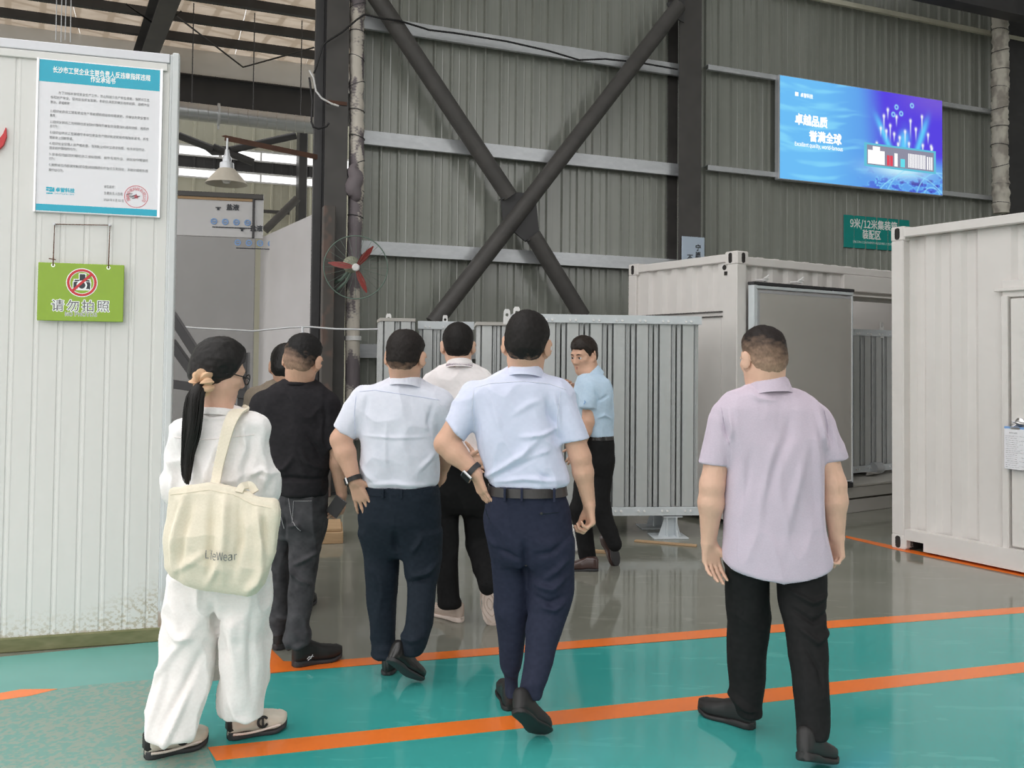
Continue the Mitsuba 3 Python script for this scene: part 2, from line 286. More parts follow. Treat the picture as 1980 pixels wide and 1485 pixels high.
# lagged pipes
def lagged(x0, x1, ytop, ybot, t, label, matn, seed):
    a, zt = wpx((x0 + x1) / 2, max(ytop, 0), t); _, zb = wpx((x0 + x1) / 2, ybot, t); r = (wpx(x1, 300, t)[0] - wpx(x0, 300, t)[0]) / 2
    rng = np.random.default_rng(seed); zz = np.linspace(max(zb, 0), 8.6, 130)
    pts = np.stack([WF.p(a + .012 * math.sin(q * 2.1), -t, q) for q in zz]); rr = r * (1 + .07 * rng.standard_normal(len(zz)).clip(-1.5, 1.5) * (zz > 2.9))
    k = thing('lagged_pipe', label, 'pipe'); add(k + '__pipe', MB().tube(pts, rr, 16), matn, 50)
    mb = MB()
    for q in np.arange(3.2, 8.6, .31):
        th = np.linspace(0, 2 * math.pi, 17); ti = .04 * math.sin(q * 7)
        mb.tube([WF.p(a + .012 * math.sin(q * 2.1) + r * 1.06 * math.cos(v), -t + r * 1.06 * math.sin(v), q + ti * math.cos(v)) for v in th], .005, 5, False)
    add(k + '__wire_ties', mb, 'm_steel', kind='stuff'); return k, a, r
kp, a, r = lagged(679, 707, 0, 850, .33, 'wrapped grey and cream standing pipe beside the left steel column', 'm_wrap', 3)
mb = MB(); p = wpx(690, 335, .42); n_ = 14
mb.tube([WF.p(p[0] - .02 + .02 * math.sin(i), -.40, p[1] - .32 + .46 * i / n_) for i in range(n_ + 1)], [.03, .07, .085, .09, .1, .1, .1, .1, .095, .09, .08, .07, .05, .03, .02], 10); add(kp + '__bundled_wrap', mb, 'm_wrap', 60)
z_ = wpx(692, 655, .33)[1]; mb = MB().lathe([(r * 1.02, -.02), (r * 1.16, -.02), (r * 1.16, .03), (r * 1.02, .03)], Fr(WF.p(a, -.33, z_), *WF.m), 16); add(kp + '__joint_ring', mb, 'm_white', 30)
lagged(1922, 1944, 40, 412, .35, 'white lagged pipe high on the wall right of the lit screen', 'm_wraplite', 5)

# cables on the wall
def cable(base, pts, r, matn, label): return add(base, MB().tube(pts, r, 6), matn, 60, label, 'cable')
cable('wall_cable', [wp3(x, y, .5) for x, y in ((607, 142), (612, 128), (624, 88), (630, 82), (662, 62), (690, 38), (705, 28), (740, 36), (772, 40))] + [wp3(x, y, .30) for x, y in ((830, 58), (880, 64), (980, 80), (1060, 98), (1120, 116), (1170, 114), (1230, 120), (1310, 134))], .011, 'm_black', 'black cable sagging along the top girt of the ribbed wall')
cable('wall_cable', [wp3(x, y, .52) for x, y in ((598, 136), (606, 150), (611, 176), (622, 190), (640, 200), (655, 205))], .012, 'm_white', 'pale cable hanging at the left steel column')
cable('wall_cable', [wp3(x, y, .52) for x, y in ((598, 150), (604, 196), (602, 236), (606, 246), (616, 249), (632, 244), (636, 238))], .012, 'm_rubber', 'dark looped cable at the left steel column')
P = [at(x, y, d) for x, y, d in ((335, 630, 10.6), (380, 634, 10.4), (440, 637, 10.3), (490, 640, 10.2), (520, 637, 10.1), (560, 633, 9.9), (600, 632, 9.8), (650, 636, 9.6), (700, 637, 9.6), (740, 636, 9.6))]
cable('stretched_cord', P, .012, 'm_galv', 'thin cord stretched at head height from the partition boards to the fin tube racks')
mb = MB().tube([at(585, 632, 9.83), at(586, 652, 9.8), at(588, 668, 9.8)], .012, 6); add('cord_hook', mb, 'm_galv', 60, 'short hook hanging on the stretched cord by the slanted board', 'hook')

# wall fan
k = thing('wall_fan', 'wall fan with three red blades and a round wire guard on the left steel column', 'fan')
FC = wp3(688, 517, .95); fz = unit(np.array([.18, -1, -.10])); ff = look_frame(FC, fz); th = np.linspace(0, 2 * math.pi, 49); R = .345
gc = ff.p(0, .0, -.02) - .02 * ff.m[0] * 0
mb = MB(); mb.tube([ff.p(R * math.cos(v), R * math.sin(v), -.02) for v in th], .007, 6, False)
add(k + '__guard_ring', mb, 'm_guard', 60)
mb = MB()
for i in range(24):
    v = i * 2 * math.pi / 24; mb.tube([ff.p(.05 * math.cos(v), .05 * math.sin(v), .09), ff.p(.6 * R * math.cos(v), .6 * R * math.sin(v), .085), ff.p(R * math.cos(v), R * math.sin(v), -.02)], .0016, 4, False)
    mb.tube([ff.p(R * math.cos(v), R * math.sin(v), -.02), ff.p(.75 * R * math.cos(v), .75 * R * math.sin(v), -.15), ff.p(.1 * math.cos(v), .1 * math.sin(v), -.17)], .0018, 4, False)
add(k + '__guard_wires', mb, 'm_guard', 60, kind='stuff')
for deg in (52, 172, 294):
    v = math.radians(deg); e, o_ = np.array([math.cos(v), math.sin(v)]), np.array([-math.sin(v), math.cos(v)])
    V, nn = [], 12
    for i in range(nn + 1):
        q = i / nn; rad = .03 + .27 * q; w = .022 + .055 * math.sin(math.pi * min(1, q * 1.02 + .06)) ** .8 if q < 1 else .012; tw = math.radians(38 - 24 * q)
        for sgn in (-1, 1):
            for dz in (-.002, .002):
                c2 = e * rad + o_ * sgn * w * .5 * math.cos(tw); V.append(ff.p(c2[0], c2[1], sgn * w * .5 * math.sin(tw) + dz))
    F = []
    for i in range(nn):
        o = 4 * i
        for a_, b_ in ((0, 1), (1, 3), (3, 2), (2, 0)): F += [[o + a_, o + b_, o + 4 + b_], [o + a_, o + 4 + b_, o + 4 + a_]]
    F += [[0, 1, 3], [0, 3, 2], [4 * nn, 4 * nn + 3, 4 * nn + 1], [4 * nn, 4 * nn + 2, 4 * nn + 3]]
    add(k + '__blade', MB().put(V, F), 'm_fan')
add(k + '__hub', MB().lathe([(0, .07), (.03, .068), (.042, .055), (.042, -.01), (0, -.01)], ff, 18), 'm_white', 40)
mf = Fr(ff.p(-.05, .03, -.20), *ff.m); add(k + '__motor', MB().lathe([(0, .13), (.05, .13), (.085, .10), (.095, .05), (.095, -.12), (.07, -.15), (0, -.15)], mf, 20), 'm_motor', 40)
a0 = wp3(640, 548, .45); mb = MB().tube([mf.p(0, -.05, -.1), (mf.p(0, -.05, -.1) + a0) / 2 + [0, 0, -.04], a0], .022, 8); mb.tube([mf.p(0, -.09, 0), mf.p(-.06, -.2, -.06), a0 + [0, 0, -.14]], .016, 8); add(k + '__bracket', mb, 'm_guard', 60)

# ---------------------------------------------------------------- left bay: roof, far wall, windows
ZR = 7.0; uA, nA = WF.m[0], NW
def rp(x, y, z=ZR): return at_z(x, y, z)
e0 = rp(600, 146); RF = heading(e0, AW)                  # along the eave; -y towards the camera
tag('ceiling', 'roof of the left bay with foil insulation and dark purlins', kind='structure')
for i in range(9):
    for j in range(4):
        x0 = -10.5 + i * 1.3; add('ceiling__foil_sheet', MB().box(x0, x0 + 1.29, -9.4 + j * 2.38, -9.4 + j * 2.38 + 2.37, .17, .18 + .01 * ((i + j) % 2), RF), 'm_foil')
for i in range(9): add('ceiling__purlin', MB().box(-10.5, 1.25, -.95 - i * .97, -.95 - i * .97 + .05, .04, .17, RF).box(-10.5, 1.25, -.95 - i * .97, -.95 - i * .97 + .11, .035, .042, RF), 'm_steel')
q0 = RF.m @ (rp(318, 0, ZR - .3) - e0); q1 = RF.m @ (rp(282, 100, ZR - .3) - e0)
mb = MB(); dd = unit((q1 - q0) * [1, 1, 0]); f2 = heading(rp(300, 50, ZR - .3), AW + math.degrees(math.atan2(dd[1], dd[0])))
mb.box(-7, 5, -.13, .13, -.25, -.235, f2); mb.box(-7, 5, -.008, .008, -.235, .235, f2); mb.box(-7, 5, -.13, .13, .235, .25, f2); add('ceiling__rafter', mb, 'm_steel')
add('ceiling__eave_gutter', MB().box(-10.5, 1.25, -.12, .1, -.30, .19, RF), 'm_white')
add('ceiling__eave_beam', MB().box(-10.5, 1.25, -.05, -.03, -.85, -.30, RF).box(-10.5, 1.25, -.16, .1, -.88, -.85, RF).box(-10.5, 1.25, -.16, .1, -.32, -.30, RF), 'm_steel')
mb = MB()
for x0, y0, x1, y1 in ((332, 24, 470, 130), (470, 130, 607, 92), (244, 8, 300, 48), (350, 22, 322, 44)): add('ceiling__tie_rod', MB().tube([rp(x0, y0, ZR - .12), rp(x1, y1, ZR - .12)], .014, 5), 'm_black')
for i, x in enumerate((108, 118, 126, 136)): add('hanging_wire', MB().tube([at(x + 2, -20, 9) * [1, 1, 0] + [0, 0, 6.95], at(x + 2, -20, 9), at(x + 1, 30, 9), at(x, 78 + (i % 2) * 4, 9)], .005, 5), 'm_galv', label=('first', 'second', 'third', 'fourth')[i] + ' from the left of four thin bright wires hanging above the white cabin', cat='wire', group='wires hanging above the cabin')

DF = 17.6; FF = heading(at(520, 690, DF), AW)            # far wall of the left bay
NF = -FF.m[1]
def fpx(x, y, t=0.0): p = on(x, y, FF.o + NF * t, NF) - FF.o; return p @ FF.m[0], p[2] + FF.o[2]
FFZ = Fr((FF.o[0], FF.o[1], 0), *FF.m)
wz = [fpx(470, y)[1] for y in (352, 332, 311, 289)]      # two strips of windows: bottom and top of each
tag('wall_far', 'pale yellowish ribbed far wall with two strips of windows', kind='structure')
for z0, z1, m_ in ((0, wz[0], 'm_wallfar'), (wz[1], wz[2], 'm_steel'), (wz[3], 7.3, 'm_wallfar')):
    for i in range(8):
        a = -7.2 + i * 1.11; add('wall_far__panel', MB().sheet(rib_profile(a, a + 1.112, .37, .03, .06, .03), z0, z1, .003, FFZ), m_)
scene['m_glass'] = {'type': 'thindielectric', 'int_ior': 1.5}
n_win = 0
for za, zb in ((wz[0], wz[1]), (wz[2], wz[3])):
    for i in range(6):
        a = -7.2 + i * 1.55; n_win += 1; k = f'window_{n_win}'
        mb = MB()
        for b0, b1, c0, c1 in ((a, a + 1.55, za, za + .03), (a, a + 1.55, zb - .03, zb), (a, a + .03, za, zb), (a + 1.52, a + 1.55, za, zb), (a + .76, a + .79, za, zb)): mb.box(b0, b1, -.02, .03, c0, c1, FFZ)
        used[k] = 1; scene[k] = mikit.ply(mb.mesh(), 'm_white'); tag(k, 'bright window pane in a strip of the far wall', kind='structure')
        for b in (a + .03, a + .79): add(k + '__pane', MB().put(FFZ.p(np.array([(b, 0, za), (b + .73, 0, za), (b + .73, 0, zb), (b, 0, zb)])), [[0, 1, 2], [0, 2, 3]]), 'm_glass')
# far column, brace, pipes in the left bay
s1, s2 = fpx(578, 300, .5)[0], fpx(594, 300, .5)[0]
k = thing('far_column', 'dark column in front of the far wall, left of the big steel column', 'column'); add(k + '__post', MB().box(s1, s2, -.55, -.15, 0, 6.9, FFZ, .01), 'm_steel')
k = thing('far_brace', 'dark diagonal roof brace crossing the window strips', 'brace')
def fp3(x, y, t): s, z = fpx(x, y, t); return FFZ.p(s, -t, z)
for a, b in (((345, 262), (412, 288)), ((446, 290), (572, 262)), ((412, 284), (490, 314))): add(k + '__tube', bar(fp3(*a, .6), fp3(*b, .6), .07, 10), 'm_steel', 40)
g = [fpx(*q, .6) for q in ((395, 288), (420, 282), (470, 286), (455, 300), (410, 300))]; add(k + '__gusset_plate', MB().prism(g, -.61, -.59, FFZ), 'm_steel')
a, b = fp3(512, 446, .75), fp3(575, 384, .75); add('far_tube', bar(a, b, .075, 12), 'm_steel2', 40, 'thick dark sloping tube behind the slanted white board', 'pipe')
a, b = fpx(505, 408, .4), fpx(560, 408, .4); add('far_rail', MB().box(a[0], b[0], -.42, -.36, a[1] - .03, a[1] + .03, FFZ), 'm_steel2', label='short dark horizontal bar on the far wall', cat='rail')
A3z = lambda z: np.array([0, 0, float(z)])
# spiral duct
k = thing('ventilation_duct', 'galvanised spiral ventilation duct across the left bay', 'duct')
a, b = at(336, 214, 13.2), at(606, 241, 13.2 + 13.2 * .159 * .4); r = .135
a[2] = b[2] = (a[2] + b[2]) / 2; b = a + (b - a)
ax = look_frame(a, b - a); Ld = np.linalg.norm(b - a)
def tube_ring(mb, fr, z, r, rr): th = np.linspace(0, 2 * math.pi, 25); mb.tube([fr.p(r * math.cos(v), r * math.sin(v), z + .03 * math.cos(v)) for v in th], rr, 5, False)
add(k + '__tube', MB().lathe([(r, -.6), (r, Ld + .3)], ax, 28), 'm_duct', 50)
mb = MB()
for z in np.arange(-.5, Ld + .25, .145): tube_ring(mb, ax, z, r, .006)
add(k + '__spiral_seam', mb, 'm_chrome', 50, kind='stuff')
zf = Ld * .30; add(k + '__flange', MB().lathe([(r, zf), (r + .04, zf), (r + .04, zf + .03), (r, zf + .03)], ax, 28).box(-.012, .012, -r - .09, -r - .03, zf, zf + .03, ax), 'm_galv', 30)
mb = MB()
for q in (.12, .55, .9): mb.tube([ax.p(0, 0, Ld * q) + A3z(r), ax.p(0, 0, Ld * q) * [1, 1, 0] + A3z(6.95)], .008, 5)
add(k + '__hanger_rods', mb, 'm_steel', kind='stuff')
# pendant lamp on a rusty arm
a, b = at(643, 311, 10.25), at(432, 257, 9.15); b[2] = a[2] - .02
k = thing('pendant_lamp', 'grey bell shaped factory lamp hanging from a rusty arm', 'lamp')
f = look_frame(a, b - a, (0, 0, 1)); La = np.linalg.norm(b - a)
add(k + '__arm', MB().box(-.03, .03, .022, .028, 0, La, f).box(.024, .03, -.03, .028, 0, La, f), 'm_rust')
f = Fr(at(438, 350, 9.15), (1, 0, 0), (0, 1, 0), (0, 0, 1)); zt = b[2] - f.o[2]
add(k + '__stem', MB().tube([f.p(0, 0, .2), f.p(0, 0, zt)], .012, 8), 'm_galv', 50)
add(k + '__socket', MB().lathe([(.0, .33), (.02, .33), (.03, .27), (.045, .25), (.045, .2), (.07, .19), (.075, .12), (.06, .115), (0, .115)], f, 20), 'm_galv', 40)
add(k + '__shade', MB().lathe([(.06, .135), (.085, .125), (.14, .06), (.18, .015), (.215, -.03), (.212, -.034), (.175, .008), (.135, .05), (.08, .115), (.06, .125)], f, 32), 'm_shade', 40)
add(k + '__bulb', MB().lathe([(0, -.03), (.035, -.02), (.05, .02), (.03, .08), (.02, .12), (0, .12)], f, 16), 'm_white', 40)
# partition boards
k = thing('partition_board', 'grey partition board topped by filmed panels, left of the slanted white board', 'board')
f = heading(at_z(490, 905, 0), 12); S = lambda x, y: (on(x, y, f.o, f.m[1]) - f.o) @ f.m[0]; Z = lambda x, y: on(x, y, f.o, f.m[1])[2]
sl, sr = S(335, 600), S(491, 600); zs = Z(420, 458); zt = Z(420, 382)
add(k + '__board', MB().box(sl - .8, sr, 0, .06, 0, zs, f, .006), 'm_boardgray')
add(k + '__filmed_panel', MB().box(sl - .8, sr - .04, .01, .06, zs + .004, zt, f, .004), 'm_film'); add(k + '__end_panel', MB().box(sr - .02, sr + .10, .02, .06, zs, zt, f, .004), 'm_film')
add(k + '__edge_strip', MB().box(sr - .045, sr - .02, -.02, .05, zs, zt, f), 'm_steel'); add(k + '__top_rail', MB().box(sl - .8, sr + .10, -.03, .09, zt, zt + .07, f, .006), 'm_steel2')
add(k + '__rail_lip', MB().box(sl - .8, sr - .04, -.012, .01, zt - .035, zt, f), 'm_wood')
mb, mc = MB(), MB()
for x, y in ((420, 402), (466, 443)):
    fr = Fr(f.p(S(x, y), -.004, Z(x, y)), *f.m)
    V, F, _ = text_quads('盐液', .085, 28, 1); mb.put(fr.p(V + [.12, 0, -.02]), F)
    for i in range(4):
        o = fr.p(.0 + i * .15 - .04, 0, -.19); mc.lathe([(.028, 0), (.045, 0), (.045, -.002), (.028, -.002)], Fr(o, f.m[0], f.m[2], -f.m[1]), 10); mc.box(-.02, .02, -.002, 0, -.008, .008, Fr(o, *f.m))
    mb.box(-.06, .50, -.001, 0, -.275, -.262, fr); mb.box(-.02, .05, -.001, 0, .0, .012, fr); mb.box(-.0, .03, -.001, 0, -.03, .0, fr)
add(k + '__film_print', mb, 'm_inkdk', kind='stuff'); add(k + '__film_icons', mc, 'm_bluep', kind='stuff')
a, b = at_z(496, 900, 0), at_z(604, 930, 0); f = heading(a, math.degrees(math.atan2(b[1] - a[1], b[0] - a[0]))); Lb = np.linalg.norm(b - a)
z0, z1 = on(493, 463, f.o, f.m[1])[2], on(602, 414, f.o, f.m[1])[2]
add('slanted_board', MB().prism([(0, 0), (Lb, 0), (Lb, z1), (0, z0)], 0, .05, f), 'm_board', label='large white board with a slanted top edge standing beside the wrapped pipe', cat='board')
mb = MB()
for a, b in (((330, 606), (420, 745)), ((330, 660), (405, 765)), ((330, 742), (400, 752))):
    p, q = at(*a, 9.6), at(*b, 9.6); fr = look_frame(p, q - p, (0, 1, 0)); mb.box(-.045, .045, -.05, .05, 0, np.linalg.norm(q - p) + .6, fr, .005)
for x in (322, 470): p = at(x, 800, 9.62); mb.box(p[0] - .05, p[0] + .05, p[1] - .05, p[1] + .05, 0, 1.6, WORLD, .005)
add('steel_stand', mb, 'm_steel', label='dark steel stand with diagonal bars behind the woman', cat='frame')
p = at_z(640, 1052); f = heading(p, 12)
k = thing('wood_block', 'pale wooden crate runner lying on the floor behind the black shirted man', 'wood'); add(k + '__beam', MB().box(-.32, .10, 0, .5, 0, .095, f, .006), 'm_wood'); add(k + '__board', MB().box(-.34, .085, .03, .5, .097, .118, f, .003), 'm_wood'); add(k + '__nail_hole', MB().lathe([(0, 0), (.008, 0)], Fr(f.p(-.10, -.001, .06), f.m[0], f.m[2], -f.m[1]), 8), 'm_black')
mb = MB(); p = at_z(652, 944); f = heading(p, AW); mb.box(-.7, 2.2, -.5, .0, 0, .02, f); add('floor__dark_kerb', MB().box(-2.2, 1.6, -.05, .12, .02, .16, f), 'm_steel2', label='low dark kerb at the foot of the wall')
# added out of frame to steer the daylight: slotted roof, right wall, front wall
for i in range(6):
    for j in range(4):
        add('ceiling__added_roof_sheet', MB().box(-.2 + i * 2.35, -.2 + i * 2.35 + 2.0, -14.5 + j * 3.6, -14.5 + j * 3.6 + 3.55, 8.9, 8.95, WF), 'm_wall')
tag('wall_right_added', 'unseen right ribbed wall added to block light from that side', kind='structure')
for j in range(6): add('wall_right_added__panel', MB().box(13.6, 13.65, -20 + j * 3.3, -20 + j * 3.3 + 3.25, 0, 9, WF), 'm_wall')
tag('wall_front_added', 'unseen ribbed wall added behind the camera to shape the light', kind='structure')
for j in range(4): add('wall_front_added__panel', MB().box(2.5 + j * 3.3, 5.75 + j * 3.3, -7.05, -7.0, 0, 9), 'm_wall')
# ---------------------------------------------------------------- white cabin with poster and sign
CF = heading(at_z(329, 1238), 16.0)
def cpx(x, y, t=0.0): p = on(x, y, CF.o - CF.m[1] * t, CF.m[1]) - CF.o; return p @ CF.m[0], p[2]
K = thing('cabin', 'white sandwich panel cabin with a poster and a lime green sign on it', 'cabin')
zt, zt2, xe, xp = cpx(331, 106)[1], cpx(331, 124)[1], cpx(341, 400)[0], cpx(323, 400)[0]
z0 = .075
for i in range(5):
    b = xp - i * .936; a = b - .936; P = [(a, 0)]
    for q in range(8):
        c = a + .058 + q * .117; P += [(c - .008, 0), (c - .004, .0035), (c + .004, .0035), (c + .008, 0)]
        P += [(c + .018, -.0015), (c + .024, 0)] if q < 7 else []
    add(K + '__panel', MB().sheet(P + [(b - .001, 0)], z0, zt2, .05, CF), 'm_cabin')
add(K + '__top_trim', MB().box(-4.7, xp, -.012, .06, zt2, zt, CF, .004), 'm_alutrim'); add(K + '__top_bead', MB().box(-4.7, xp - .012, -.014, 0, zt2 - .045, zt2 - .003, CF, .003), 'm_cabin')
add(K + '__corner_trim', MB().box(xp, xp + .012, -.004, .06, 0, zt, CF, .002).box(xp + .012, xe, -.012, .06, 0, zt + .01, CF, .005), 'm_cabintrim')
add(K + '__base_rail', MB().box(-4.7, xe - .02, -.018, .06, 0, z0, CF, .006), 'm_moss')
f = heading(CF.p(xe - .012, .06, 0), 114.5); add(K + '__side_wall', MB().box(0, 1.5, 0, .05, 0, zt - .01, f), 'm_cabin')
# poster
c = [cpx(*q, .012) for q in ((74, 107), (313, 138), (309, 423), (67, 408))]
x0, x1 = (c[0][0] + c[3][0]) / 2, (c[1][0] + c[2][0]) / 2; z1, zb = (c[0][1] + c[1][1]) / 2 - .004, (c[2][1] + c[3][1]) / 2; Wp, Hp = x1 - x0, z1 - zb
PF = Fr(CF.p(x0, -.012, zb), *CF.m); K = thing('poster', 'white and cyan safety pledge poster with a red stamp on the cabin', 'poster')
add(K + '__board', MB().box(0, Wp, -.008, .010, 0, Hp, PF, .003), 'm_paper')
add(K + '__header', MB().box(.008, Wp - .012, -.0092, -.0082, Hp * .851, Hp - .006, PF), 'm_cyan'); add(K + '__footer', MB().box(.008, Wp - .012, -.0092, -.0082, .008, Hp * .052, PF), 'm_cyan')
add(K + '__frame', MB().box(-.004, .006, -.014, .012, 0, Hp, PF), 'm_chrome'); add(K + '__frame', MB().box(Wp - .008, Wp + .004, -.014, .012, 0, Hp, PF), 'm_chrome')
mb = MB()
V, F, (w_, h_) = text_quads('长沙市工贸企业主要负责人反违章指挥违规', .036, 34, 1, Wp * .79); mb.put(PF.p(V + [Wp * .115, -.0100, Hp * .913]), F)
V, F, (w_, h_) = text_quads('作业承诺书', .036, 34, 1, Wp * .205); mb.put(PF.p(V + [Wp * .415, -.0100, Hp * .872]), F)
add(K + '__title', mb, 'm_inkwhite')
rows = [(.775, '为了加强本单位安全生产工作，防止和减少生产安全事故，保障员工生', .165, .735), (.742, '命和财产安全，促进企业安全发展，本单位决定开展反违章指挥、违规作业', .105, .795), (.710, '整治，承诺做到：', .105, .17),
        (.652, '1.组织全体员工观看安全生产事故视频或结合事故案例，开展全员安全警示', .105, .795), (.622, '教育；', .105, .06), (.582, '2.组织全体员工对照岗位安全操作规程开展全员自查自纠违章指挥、违规作', .105, .795), (.552, '业行为；', .105, .08),
        (.512, '3.组织全体员工签署遵守本单位安全生产规章制度和操作规程承诺书，并在', .105, .795), (.480, '班前会上提醒承诺。', .105, .20), (.440, '4.组织安全管理人员严格检查，有效制止和纠正违章指挥、强令冒险作业、', .105, .785), (.410, '违反操作规程的行为；', .105, .23),
        (.370, '5.在单位内部及时曝光员工违章指挥、强令冒险作业、违反操作规程的', .105, .795), (.340, '行为；', .105, .06), (.300, '6.按照单位内部奖惩制度实施对违规违章作业员工的惩处，系统治理违章违', .105, .795), (.268, '规作业行为。', .105, .13),
        (.180, '单位盖章：', .545, .105), (.137, '主要负责人签名', .545, .155), (.093, '2026 年 3 月 15 日', .545, .165)]
mb = MB()
for z, s, x, w in rows: V, F, _ = text_quads(s, .0165, 22, 0, Wp * w); mb.put(PF.p(V + [Wp * x, -.0092, Hp * z]), F)
add(K + '__text', mb, 'm_ink')
mb = MB(); V, F, _ = text_quads('卓誉科技', .025, 30, 1, Wp * .155); mb.put(PF.p(V + [Wp * .16, -.0092, Hp * .135]), F)
V, F, _ = text_quads('ZHY TECHNOLOGY', .009, 16, 0, Wp * .155); mb.put(PF.p(V + [Wp * .155, -.0092, Hp * .121]), F)
lg = Fr(PF.p(Wp * .125, -.0092, Hp * .142), *PF.m)
for x, z, w, h in ((-.022, .010, .030, .008), (-.022, -.002, .012, .009), (-.008, -.006, .026, .008), (.010, -.004, .008, .020), (-.02, -.018, .03, .006), (-.006, .002, .02, .005)): mb.box(x, x + w, -.0005, 0, z, z + h, lg)
add(K + '__logo', mb, 'm_cyan')
mb = MB(); so = Fr(PF.p(Wp * .808, -.0092, Hp * .133), PF.m[0], PF.m[2], -PF.m[1]); rs = Wp * .098
mb.lathe([(rs * .955, 0), (rs, 0), (rs, .0004), (rs * .955, .0004)], so, 40)
st = [(rs * (.26 if i % 2 == 0 else .11) * math.sin(i * math.pi / 5), rs * (.26 if i % 2 == 0 else .11) * math.cos(i * math.pi / 5)) for i in range(10)]; mb.prism(st, -.0006, 0, Fr(so.o, PF.m[0], PF.m[1], PF.m[2]))
for i, ch in enumerate('湖南卓誉科技有限公司'):
    v = math.radians(205 - i * 25.5); V, F, (w_, h_) = text_quads(ch, .020, 20, 0); V = V - [w_ / 2, 0, h_ / 2]; cc, ss = math.cos(v - math.pi / 2), math.sin(v - math.pi / 2)
    V = np.stack([V[:, 0] * cc - V[:, 2] * ss + rs * .74 * math.cos(v), V[:, 1], V[:, 0] * ss + V[:, 2] * cc + rs * .74 * math.sin(v)], 1); mb.put(Fr(so.o, *PF.m).p(V + [0, -.0004, 0]), F)
add(K + '__stamp', mb, 'm_redp')
sf = Fr(so.o, *PF.m); mb = MB()
for pl in (((-.05, .01), (-.02, .016), (-.035, -.002), (-.005, .008), (-.02, -.012), (.02, .004)), ((-.03, -.008), (.0, .012), (.01, -.004))): mb.tube([sf.p(x, -.001, z) for x, z in pl], .0012, 4)
add(K + '__signature', mb, 'm_inkdk')
# no photos sign hanging from a wire
c = [cpx(*q, .03) for q in ((75, 505), (240, 515), (238, 625), (71, 617))]; x0, x1 = (c[0][0] + c[3][0]) / 2, (c[1][0] + c[2][0]) / 2; z1, zb = (c[0][1] + c[1][1]) / 2, (c[2][1] + c[3][1]) / 2
Ws, Hs = x1 - x0, z1 - zb; SF = Fr(CF.p(x0, -.03, zb), *CF.m); K = thing('no_photos_sign', 'lime green NO PHOTOS sign hanging from a wire on the cabin', 'sign')
add(K + '__board', MB().box(0, Ws, -.005, .005, 0, Hs, SF, .002), 'm_lime')
def hollow(mb, ro, ri, fr, n=36): return mb.lathe([(ri, 0), (ro, 0), (ro, .0004), (ri, .0004)], fr, n)
def disk_fr(fr, x, z, t): return Fr(fr.p(x, -t, z), fr.m[0], fr.m[2], -fr.m[1])
cx, cz, rr = Ws * .508, Hs * .67, Hs * .235
sl = [(cx + a * rr * .72 * math.cos(math.radians(45)) + b * rr * .09 * math.cos(math.radians(135)), cz + a * rr * .72 * math.sin(math.radians(45)) + b * rr * .09 * math.sin(math.radians(135))) for a, b in ((-1.22, -1), (1.22, -1), (1.22, 1), (-1.22, 1))]
def cam_icon(mb, g, t):
    for x0_, x1_, z0_, z1_ in ((-.56, .56, -.50, .02), (-.16, .22, .02, .62), (-.50, -.18, .02, .2), (.26, .52, .02, .2)): mb.box(cx + rr * (x0_ - g), cx + rr * (x1_ + g), -t - .0004, -t, cz + rr * (z0_ - g), cz + rr * (z1_ + g), SF)
    return mb
mb = cam_icon(MB(), .07, .0054); hollow(mb, rr * 1.07, rr * .79, disk_fr(SF, cx, cz, .0054)); add(K + '__icon_outline', mb, 'm_inkwhite')
mb = cam_icon(MB(), 0, .0060); add(K + '__camera_icon', mb, 'm_inkdk')
mb = hollow(MB(), rr * .36, rr * .24, disk_fr(SF, cx, cz - rr * .2, .0066)); mb.box(cx - rr * .5, cx + rr * .5, -.0068, -.0064, cz - rr * .52, cz - rr * .46, SF); mb.box(cx - rr * .5, cx + rr * .5, -.0068, -.0064, cz + rr * .06, cz + rr * .1, SF); add(K + '__camera_lines', mb, 'm_inkwhite')
mb = hollow(MB(), rr, rr * .84, disk_fr(SF, cx, cz, .0070)); mb.prism(sl, -.0078, -.0072, SF); add(K + '__prohibition_ring', mb, 'm_red')
for nm, m_, bold, t in (('lettering_outline', 'm_inkwhite', 3, .0054), ('lettering', 'm_ink', 0, .0062)):
    mb = MB()
    for i, ch in enumerate('请勿拍照'):
        V, F, (w_, h_) = text_quads(ch, Hs * .21, 48, bold); mb.put(SF.p(V - [w_ / 2, 0, h_ / 2] + [Ws * (.235 + i * .176), -t, Hs * .275]), F)
    V, F, (w_, h_) = text_quads('NO PHOTOS', Hs * .095, 36, bold and 2, Ws * (.385 if bold else .375)); mb.put(SF.p(V - [w_ / 2, 0, h_ / 2] + [Ws * .505, -t, Hs * .125]), F)
    add(K + '__' + nm, mb, m_)
h1, h2, n1, n2 = cpx(103, 513, .032), cpx(210, 518, .032), cpx(105, 433, .02), cpx(212, 435, .02)
add(K + '__wire', MB().tube([CF.p(h1[0], -.04, h1[1]), CF.p(h1[0], -.036, h1[1] + .03), CF.p(n1[0], -.012, n1[1]), CF.p(n2[0], -.012, n2[1]), CF.p(h2[0], -.036, h2[1] + .03), CF.p(h2[0], -.04, h2[1])], .0028, 6).tube([CF.p(h1[0] - .02, -.038, h1[1] + .035), CF.p(h1[0] + .012, -.038, h1[1] + .03)], .003, 6), 'm_rust')
mb = MB()
for q in (n1, n2): mb.lathe([(0, .03), (.006, .03), (.006, -.01)], Fr(CF.p(q[0], 0, q[1]), CF.m[0], CF.m[2], -CF.m[1]), 8)
add(K + '__nail', mb, 'm_galv'); mb = MB()
for q in (h1, h2): hollow(mb, .010, .005, Fr(CF.p(q[0], -.0358, q[1]), CF.m[0], CF.m[2], -CF.m[1]), 14)
add(K + '__eyelet', mb, 'm_chrome')
